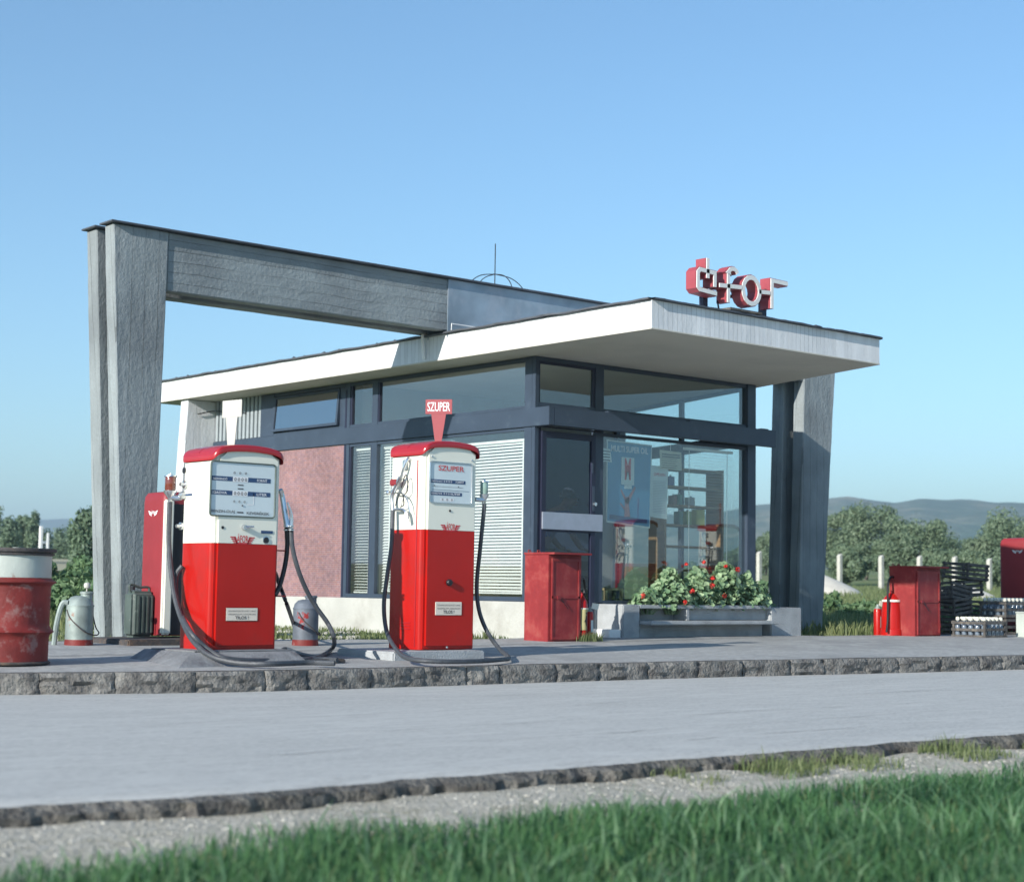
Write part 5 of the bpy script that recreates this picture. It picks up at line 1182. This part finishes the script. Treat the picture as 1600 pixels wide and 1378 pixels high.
# ------------------------------------------------------------------ vegetation
def leaves(mb, centres, n, size, rr, flat=.0, jitter=1.0):
    for _ in range(n):
        c, r_ = centres[rr.randrange(len(centres))]
        d = Vector((rr.gauss(0, 1), rr.gauss(0, 1), rr.gauss(0, 1))).normalized()*(rr.random()**.45)
        p = Vector((c[0]+d.x*r_[0], c[1]+d.y*r_[1], c[2]+d.z*r_[2]))
        nr = (d+Vector((rr.gauss(0, .6), rr.gauss(0, .6), rr.gauss(0, .6)))).normalized(); u = nr.orthogonal().normalized(); v = nr.cross(u); a = rr.uniform(0, 6.28)
        u2 = u*cos(a)+v*sin(a); v2 = v*cos(a)-u*sin(a); s = size*rr.uniform(.6, 1.3)
        mb.add([p-u2*s, p-v2*s*.5, p+u2*s, p+v2*s*.5], [(0, 1, 2, 3)])
def tree(label, group, base, h, w, seed, m, n=2600, leaf=.22, tall=False):
    rr = random.Random(seed); t = thing('tree', label, 'tree', base, 0, group)
    mb = MB(); mb.tube([(0, 0, -.3), (.05*w, 0, h*.25), (0, .03*w, h*.6)], h*.028, 7, 4, h*.012)
    cs = []; k = 9 if not tall else 15
    for i in range(k*2):
        zz = rr.uniform(.22, .9) if not tall else rr.uniform(.12, .95); a = rr.uniform(0, 6.28)
        env = math.sqrt(max(.05, 1-((zz-.5)/.5)**2)); rad = w*.5*env*rr.uniform(.3, .85)
        c = (cos(a)*rad, sin(a)*rad, zz*h); s = w*rr.uniform(.13, .26)*(.6+.4*env)*(1.35 if tall else 1)
        cs.append((c, (s, s, s*(.85 if not tall else 1.7)))); 
        if i % 2 == 0: mb.tube([(0, 0, h*.2+zz*h*.2), (c[0]*.5, c[1]*.5, zz*h*.75), c], h*.010, 5, 2, h*.003)
    mb.build('trunk', M['bark'], t); lb = MB(); leaves(lb, cs, n, leaf, rr); lb.build('crown', m, t); return t
def place(x, yb, D): 
    p = pd(x, yb, D); return Vector((p.x, p.y, terr(p.x, p.y)-.1))
def topz(x, y, D): return pd(x, y, D).z
TR = [(1196, 830, 150, 50), (1305, 792, 120, 75), (1352, 788, 118, 95), (1432, 808, 112, 110), (1492, 836, 125, 70), (1545, 824, 120, 90), (1606, 806, 110, 130), (1400, 835, 90, 70), (1325, 850, 85, 60), (1470, 862, 85, 70), (1530, 868, 80, 60), (1580, 860, 85, 70), (1240, 840, 130, 80), (1165, 850, 150, 50)]
TL_ = ['slender pale tree seen between shop post and portal leg', 'tall dark bushy tree close to the right of the portal leg', 'highest round willow behind the fence posts', 'wide grey green willow above the right sand cabinet', 'low tree in the dip right of the wide willow', 'pale tree between the crates and the hill', 'big dark tree at the right edge behind the closed pump', 'broad bush like tree just left above the right cabinet', 'low dark tree behind the sand heap by the portal leg', 'low willow behind the crate stacks', 'small round tree behind the tall crate stack', 'dark low tree behind the closed red pump', 'tree hidden mostly behind the right portal legs', 'small far tree seen through the shop corner glass']
for i, ((x, yt, D_, wpx), lb) in enumerate(zip(TR, TL_)):
    b = place(x, 905, D_); h = topz(x, yt, D_)-b.z; tree(lb, 'willows and trees behind the fence posts', b, h, wpx/FPX*D_*1.25, 20+i, M['leaf_tree'], 11000, .07+.0004*D_)
TL2 = [(-12, 800, 120, 40, 'left most poplar cut by the picture edge'), (14, 812, 115, 26, 'broad poplar right of the left most one'), (32, 806, 118, 20, 'narrow poplar above the drum'), (50, 802, 118, 22, 'slim tallest poplar left of the white chimney like posts'), (64, 828, 125, 24, 'low tree behind the white posts'), (128, 800, 60, 34, 'pale feathery tree touching the left portal leg'), (100, 835, 150, 40, 'low distant tree between poplars and portal leg')]
for i, (x, yt, D_, wpx, lb) in enumerate(TL2):
    b = place(x, 880, D_); h = topz(x, yt, D_)-b.z; tree(lb, 'poplars and trees at the far left', b, h, wpx/FPX*D_*1.3, 60+i, M['leaf_poplar'], 4500, .06+.0005*D_, True)
def bush(label, base, h, w, seed, n=1500, leaf=.05, m='leaf_bush'):
    rr = random.Random(seed); t = thing('bush', label, 'bush', base, 0, 'bushes along the back of the forecourt')
    cs = []; mb = MB()
    for i in range(16):
        a = rr.uniform(0, 6.28); u = rr.random()**.6*w*.5; z = rr.uniform(.1, .85)*h*(1-.4*(u/(w*.5))**2)
        s = rr.uniform(.12, .24)*w; cs.append(((cos(a)*u, sin(a)*u, z), (s, s, s*.8))); mb.tube([(cos(a)*u*.3, sin(a)*u*.3, -.1), (cos(a)*u, sin(a)*u, z+.1*h)], .012, 5)
    mb.build('twigs', M['bark'], t); lb = MB(); leaves(lb, cs, n, leaf, rr); lb.build('foliage', M[m], t); return t
for (x, yt, D_, w, lb, s) in ((90, 905, 24, .9, 'low green bush just right of the drum', 1), (118, 898, 27, 1.2, 'dense green bush behind the galvanised can', 2), (140, 905, 24, .8, 'dark bush touching the left portal leg', 3), (98, 868, 33, 1.1, 'tall twiggy bush behind the low ones', 4), (132, 868, 36, 1.3, 'taller grey green bush left of the portal leg', 5), (60, 890, 30, 1.2, 'green bush hidden behind the drum rim', 6), (1212, 905, 45, 1.6, 'low bush behind the portal legs', 7), (1300, 925, 34, 1.0, 'weedy tuft right of the portal leg', 8), (1350, 935, 32, .9, 'weedy tuft left of the big extinguisher', 9), (1482, 925, 30, 1.1, 'green weeds between cabinet and crates', 10), (1490, 945, 27, .8, 'low weeds behind the low crate stack', 11)):
    p = pd(x, 960, D_); b = Vector((p.x, p.y, terr(p.x, p.y)-.03)); h = max(.25, topz(x, yt, D_)-b.z); bush(lb, b, h, w, s, 1500, .035+.0012*D_, 'leaf_bush')
# fence posts
PX = [(1186, 861), (1249, 863), (1312, 865), (1377, 867), (1437, 868), (1492, 869), (1546, 872), (1598, 874), (1124, 861)]
PLB = ['concrete fence post seen between shop and portal leg', 'fence post hidden behind the right portal legs', 'concrete fence post right of the portal leg', 'concrete fence post above the big extinguisher', 'fence post whose tip shows over the right cabinet', 'fence post between right cabinet and crates', 'fence post peeking over the tall crate stack', 'fence post behind the closed red pump', 'fence post behind the shop window']
for (x, y), lb in zip(PX, PLB):
    p = pd(x, 920, 72); z = terr(p.x, p.y); zt = pd(x, y, 72).z
    t = thing('fence_post', lb, 'post', (p.x, p.y, z), 0, 'concrete fence posts in a row'); mb = MB(); w_ = .085
    mb.box((-w_, -w_, -.1), (w_, w_, zt-z-.12)); mb.hexa([(-w_, -w_, zt-z-.12), (w_, -w_, zt-z-.12), (w_, w_, zt-z-.12), (-w_, w_, zt-z-.12), (-w_*.5, -w_, zt-z-.05), (w_, -w_, zt-z), (w_, w_, zt-z), (-w_*.5, w_, zt-z-.05)]); mb.build('shaft', M['post'], t)
# sand heaps
def heap_(label, x, yt, D_, wpx, seed):
    p = pd(x, 930, D_); z = terr(p.x, p.y); h = pd(x, yt, D_).z-z; w = wpx/FPX*D_; mb = MB(); rs = []
    for k in range(9):
        f = k/8; rs.append([((1-f**1.3)*w/2*cos(a)*(1+.15*noise.noise(Vector((cos(a)*2, sin(a)*2, seed+f)))), (1-f**1.3)*w/2*sin(a), h*f-.15*(k == 0)) for a in [2*pi*q_/28 for q_ in range(28)]])
    mb.rings(rs); o = mb.build('sand_heap', M['sand'], angle=80); o.location = (p.x, p.y, z); tag(o, label, 'sand heap', 'pale sand heaps on the meadow')
heap_('pale sand heap with its slope right of the portal leg', 1275, 893, 56, 150, 1)
heap_('flat pale sand heap behind the low crate stack', 1500, 910, 52, 120, 2)
# distant white posts at left
t = thing('white_twin_chimney', 'pair of small pale pillars among the poplars far to the left', 'pillar', place(68, 880, 110)); zz = pd(68, 822, 110).z-t.location.z
mb = MB(); mb.bbox((-.35, -.1, 0), (-.15, .1, zz), .02); mb.build('pillar', M['white'], t); mb = MB(); mb.bbox((.15, -.1, 0), (.30, .1, zz*.85), .02); mb.build('pillar', M['white'], t); mb = MB(); mb.box((-.149, 0, zz*.6), (.149, .05, zz*.66)); mb.build('crossbar', M['white'], t)
# pale field beyond
mb = MB(); q_ = [pd(-60, 872, 170), pd(150, 872, 150), pd(420, 868, 190), pd(420, 858, 330), pd(-60, 858, 330)]
V = [(p.x, p.y, 0) for p in q_]
def patch(name, pts, m, n=14):
    mb = MB(); V = []; F = []
    a, b, c, d = [Vector((p.x, p.y)) for p in pts]
    for i in range(n+1):
        for j in range(n+1):
            u, v = i/n, j/n; p = (a*(1-u)+b*u)*(1-v)+(d*(1-u)+c*u)*v; V.append((p.x, p.y, terr(p.x, p.y)+.25))
    for i in range(n):
        for j in range(n): F.append((i*(n+1)+j, (i+1)*(n+1)+j, (i+1)*(n+1)+j+1, i*(n+1)+j+1))
    mb.add(V, F, True); o = mb.build(name, m); tag(o, kind='structure')
patch('stubble_field', [pd(-200, 880, 75), pd(600, 880, 75), pd(600, 860, 210), pd(-200, 860, 210)], groundmat('stubble', ((.42, .38, .25), (.33, .31, .19), (.46, .42, .30)), (.1, .05, 1), .95, .5, .1, 3))

# grass: near verge, strip round the building
def blades(name, pts_fn, n, hmin, hmax, w, m, seed, lean=.45, kind='stuff'):
    rr = random.Random(seed); mb = MB(); V = []; F = []; k = 0
    for _ in range(n):
        q = pts_fn(rr)
        if q is None: continue
        x, y, z, sc = q; h = rr.uniform(hmin, hmax)*sc; a = rr.uniform(0, 6.28); l = rr.gauss(.06, lean)*h; la = rr.uniform(0, 6.28); w_ = w*rr.uniform(.6, 1.3)
        dx, dy = cos(a)*w_, sin(a)*w_; lx, ly = cos(la)*l, sin(la)*l
        V += [(x-dx, y-dy, z-.01), (x+dx, y+dy, z-.01), (x+lx*.3+dx*.8, y+ly*.3+dy*.8, z+h*.55), (x+lx*.3-dx*.8, y+ly*.3-dy*.8, z+h*.55), (x+lx, y+ly, z+h)]
        F += [(k, k+1, k+2, k+3), (k+3, k+2, k+4)]; k += 5
    mb.v = V; mb.f = F; mb.sm = [False]*len(F); o = mb.build(name, m); tag(o, kind=kind); return o
def gedge(x): return -9.46-.17*min(1, max(0, (x+9.6)/2))+.10*noise.noise(Vector((x*1.3, 3, 0)))-.22*max(0, min(1, (-9.9-x)))
def near_pts(rr):
    x = rr.uniform(-11.6, -3.0); y = rr.uniform(-12.6, -9.2)
    if (x-CAM.x)**2+(y-CAM.y)**2 < 2.2**2: return None
    d = gedge(x)-y
    if d < 0: return None
    c = .5+.5*noise.noise(Vector((x*1.9, y*1.9, 4)))
    c2 = noise.noise(Vector((x*6, y*6, 8)))
    if rr.random() > min(1, .08+d*2.2)*(.45+c+c2*.6): return None
    return (x, y, verge_z(x, max(y, near_y(x)-1.8))+.0, min(1, .4+d*1.3)*(.45+.7*c+.4*max(0, c2)))
blades('verge_grass', near_pts, 115000, .03, .135, .0036, M['grass'], 11, .6)
blades('dry_grass', near_pts, 9000, .03, .12, .003, M['grass_pale'], 31, .8)
blades('long_grass', near_pts, 4000, .12, .20, .0045, M['grass_long'], 21, 1.0)
def edge_pts(rr):
    x = rr.uniform(-7.3, -3.5); y = near_y(x)-rr.random()**1.5*.35-.02
    c = noise.noise(Vector((x*2.2, 0, 9)))
    if c+.25*noise.noise(Vector((x*9, y*9, 3))) < .02: return None
    return (x, y, verge_z(x, y), .5+c+.5*rr.random()**3)
blades('edge_grass', edge_pts, 4200, .02, .09, .003, M['grass_pale'], 12)
def back_pts(rr):
    x = rr.uniform(-9, 11); y = back_y(x)+.05+rr.random()**1.4*6
    if -.1 < x < 5.2 and y > -.6: return None
    if -.04 < x and y > 0 and x < 5.2: return None
    if x > -2.2 and x < 4.2 and y < .0: return None
    c = noise.noise(Vector((x*1.1, y*1.1, 2)))
    if c < -.12: return None
    return (x, y, terr(x, y), .5+.6*max(0, c))
blades('meadow_grass', back_pts, 60000, .03, .12, .006, M['grass_pale'], 13)
def far_pts(rr):
    D_ = 20+rr.random()**1.5*60; x = rr.uniform(1180, 1700) if rr.random() < .7 else rr.uniform(-60, 330); p = pd(x, 940, D_)
    if p.y < back_y(p.x)+.3 or (p.x < 5.5 and p.x > 0 and p.y < 8): return None
    return (p.x, p.y, terr(p.x, p.y), 1)
blades('far_grass', far_pts, 45000, .07, .24, .014, M['grass_pale'], 14)
def tuft_pts(rr):
    cx, cy = rr.choice(((-.32, -1.17), (-.12, -1.15), (-.2, -1.2), (-1.3, -.42), (-1.0, -.4), (-3.1, -.2)))
    x, y = cx+rr.gauss(0, .05), cy+rr.gauss(0, .03); return (x, y, gz(x, y), 1)
blades('pavement_weeds', tuft_pts, 500, .04, .12, .004, M['grass_pale'], 15)
# gravel stones and rubble
mb = MB(); rr = random.Random(5)
def stone(mb, p, s, rr):
    bm = bmesh.new(); bmesh.ops.create_icosphere(bm, subdivisions=1, radius=s)
    for v in bm.verts: v.co = Vector((v.co.x*rr.uniform(.8, 1.3), v.co.y*rr.uniform(.8, 1.3), v.co.z*.6))+Vector(p)
    mb.bm(bm, True)
for _ in range(1900):
    x = rr.uniform(-10.6, -3.2); y = near_y(x)-.04-rr.random()*.75; stone(mb, (x, y, verge_z(x, y)), rr.uniform(.003, .010), rr)
tag(mb.build('verge_gravel', M['rubble']), kind='stuff')
mb = MB()
for _ in range(420):
    q = pz(rr.uniform(436, 560), rr.uniform(972, 999), .2) if rr.random() < .7 else pz(rr.uniform(85, 200), rr.uniform(975, 1000), .2)
    if q.y < back_y(q.x): continue
    stone(mb, (q.x, q.y, terr(q.x, q.y)+.01), rr.uniform(.012, .045), rr)
tag(mb.build('rubble_stones', M['rubble']), kind='stuff')

# ------------------------------------------------------------------ haze
hz = bpy.data.materials.new('haze'); hz.use_nodes = True; N = hz.node_tree.nodes; N.remove(N['Principled BSDF'])
pv = N.new('ShaderNodeVolumePrincipled'); pv.inputs['Color'].default_value = (.70, .87, 1.0, 1); pv.inputs['Density'].default_value = .00040; pv.inputs['Anisotropy'].default_value = .2
hz.node_tree.links.new(pv.outputs[0], N['Material Output'].inputs['Volume'])
import os
if True:
    mb = MB(); mb.box((-3100, -3100, -30), (5300, 5300, 170)); tag(mb.build('haze', hz), kind='stuff')

# ------------------------------------------------------------------ light, sky, camera
EL, = (radians(21.8),); sd = Vector((-1, -.205, 0)).normalized()
sun = bpy.data.lights.new('sun', 'SUN'); sun.energy = 4.9; sun.angle = radians(.53); sun.color = (1, .95, .87)
so_ = bpy.data.objects.new('sun', sun); COL.objects.link(so_)
dv = Vector((sd.x*cos(EL), sd.y*cos(EL), sin(EL))); so_.rotation_euler = dv.to_track_quat('Z', 'Y').to_euler(); so_.location = (-20, -10, 20)
w = bpy.data.worlds.new('World'); SC.world = w; w.use_nodes = True; N = w.node_tree.nodes; bg = N['Background']
sk = N.new('ShaderNodeTexSky'); sk.sky_type = 'NISHITA'; sk.sun_disc = False; sk.sun_elevation = EL; sk.sun_rotation = math.atan2(sd.x, sd.y); sk.air_density = 1.0; sk.dust_density = .25; sk.ozone_density = 2.2
tn = N.new('ShaderNodeMix'); tn.data_type = 'RGBA'; tn.blend_type = 'MULTIPLY'; tn.inputs['Factor'].default_value = 1; tn.inputs['B'].default_value = (.78, .985, 1.07, 1)
w.node_tree.links.new(sk.outputs[0], tn.inputs['A']); w.node_tree.links.new(tn.outputs['Result'], bg.inputs[0]); bg.inputs[1].default_value = .116
cam = bpy.data.cameras.new('camera'); co = bpy.data.objects.new('camera', cam); COL.objects.link(co); SC.camera = co
cam.sensor_width = 36; cam.sensor_fit = 'HORIZONTAL'; cam.lens = FPX/1600*36; cam.clip_start = .1; cam.clip_end = 20000
co.matrix_world = Matrix(((RT.x, UP.x, -FW.x, CAM.x), (RT.y, UP.y, -FW.y, CAM.y), (RT.z, UP.z, -FW.z, CAM.z), (0, 0, 0, 1)))
cam.dof.use_dof = True; cam.dof.focus_distance = 15.5; cam.dof.aperture_fstop = 2.7
SC.view_settings.view_transform = 'Standard'; SC.view_settings.look = 'None'; SC.view_settings.exposure = .58; SC.view_settings.gamma = 1
SC.cycles.use_denoising = True; SC.cycles.volume_bounces = 0; SC.cycles.transparent_max_bounces = 16; SC.cycles.max_bounces = 8
SC.render.resolution_x = 1024; SC.render.resolution_y = 881
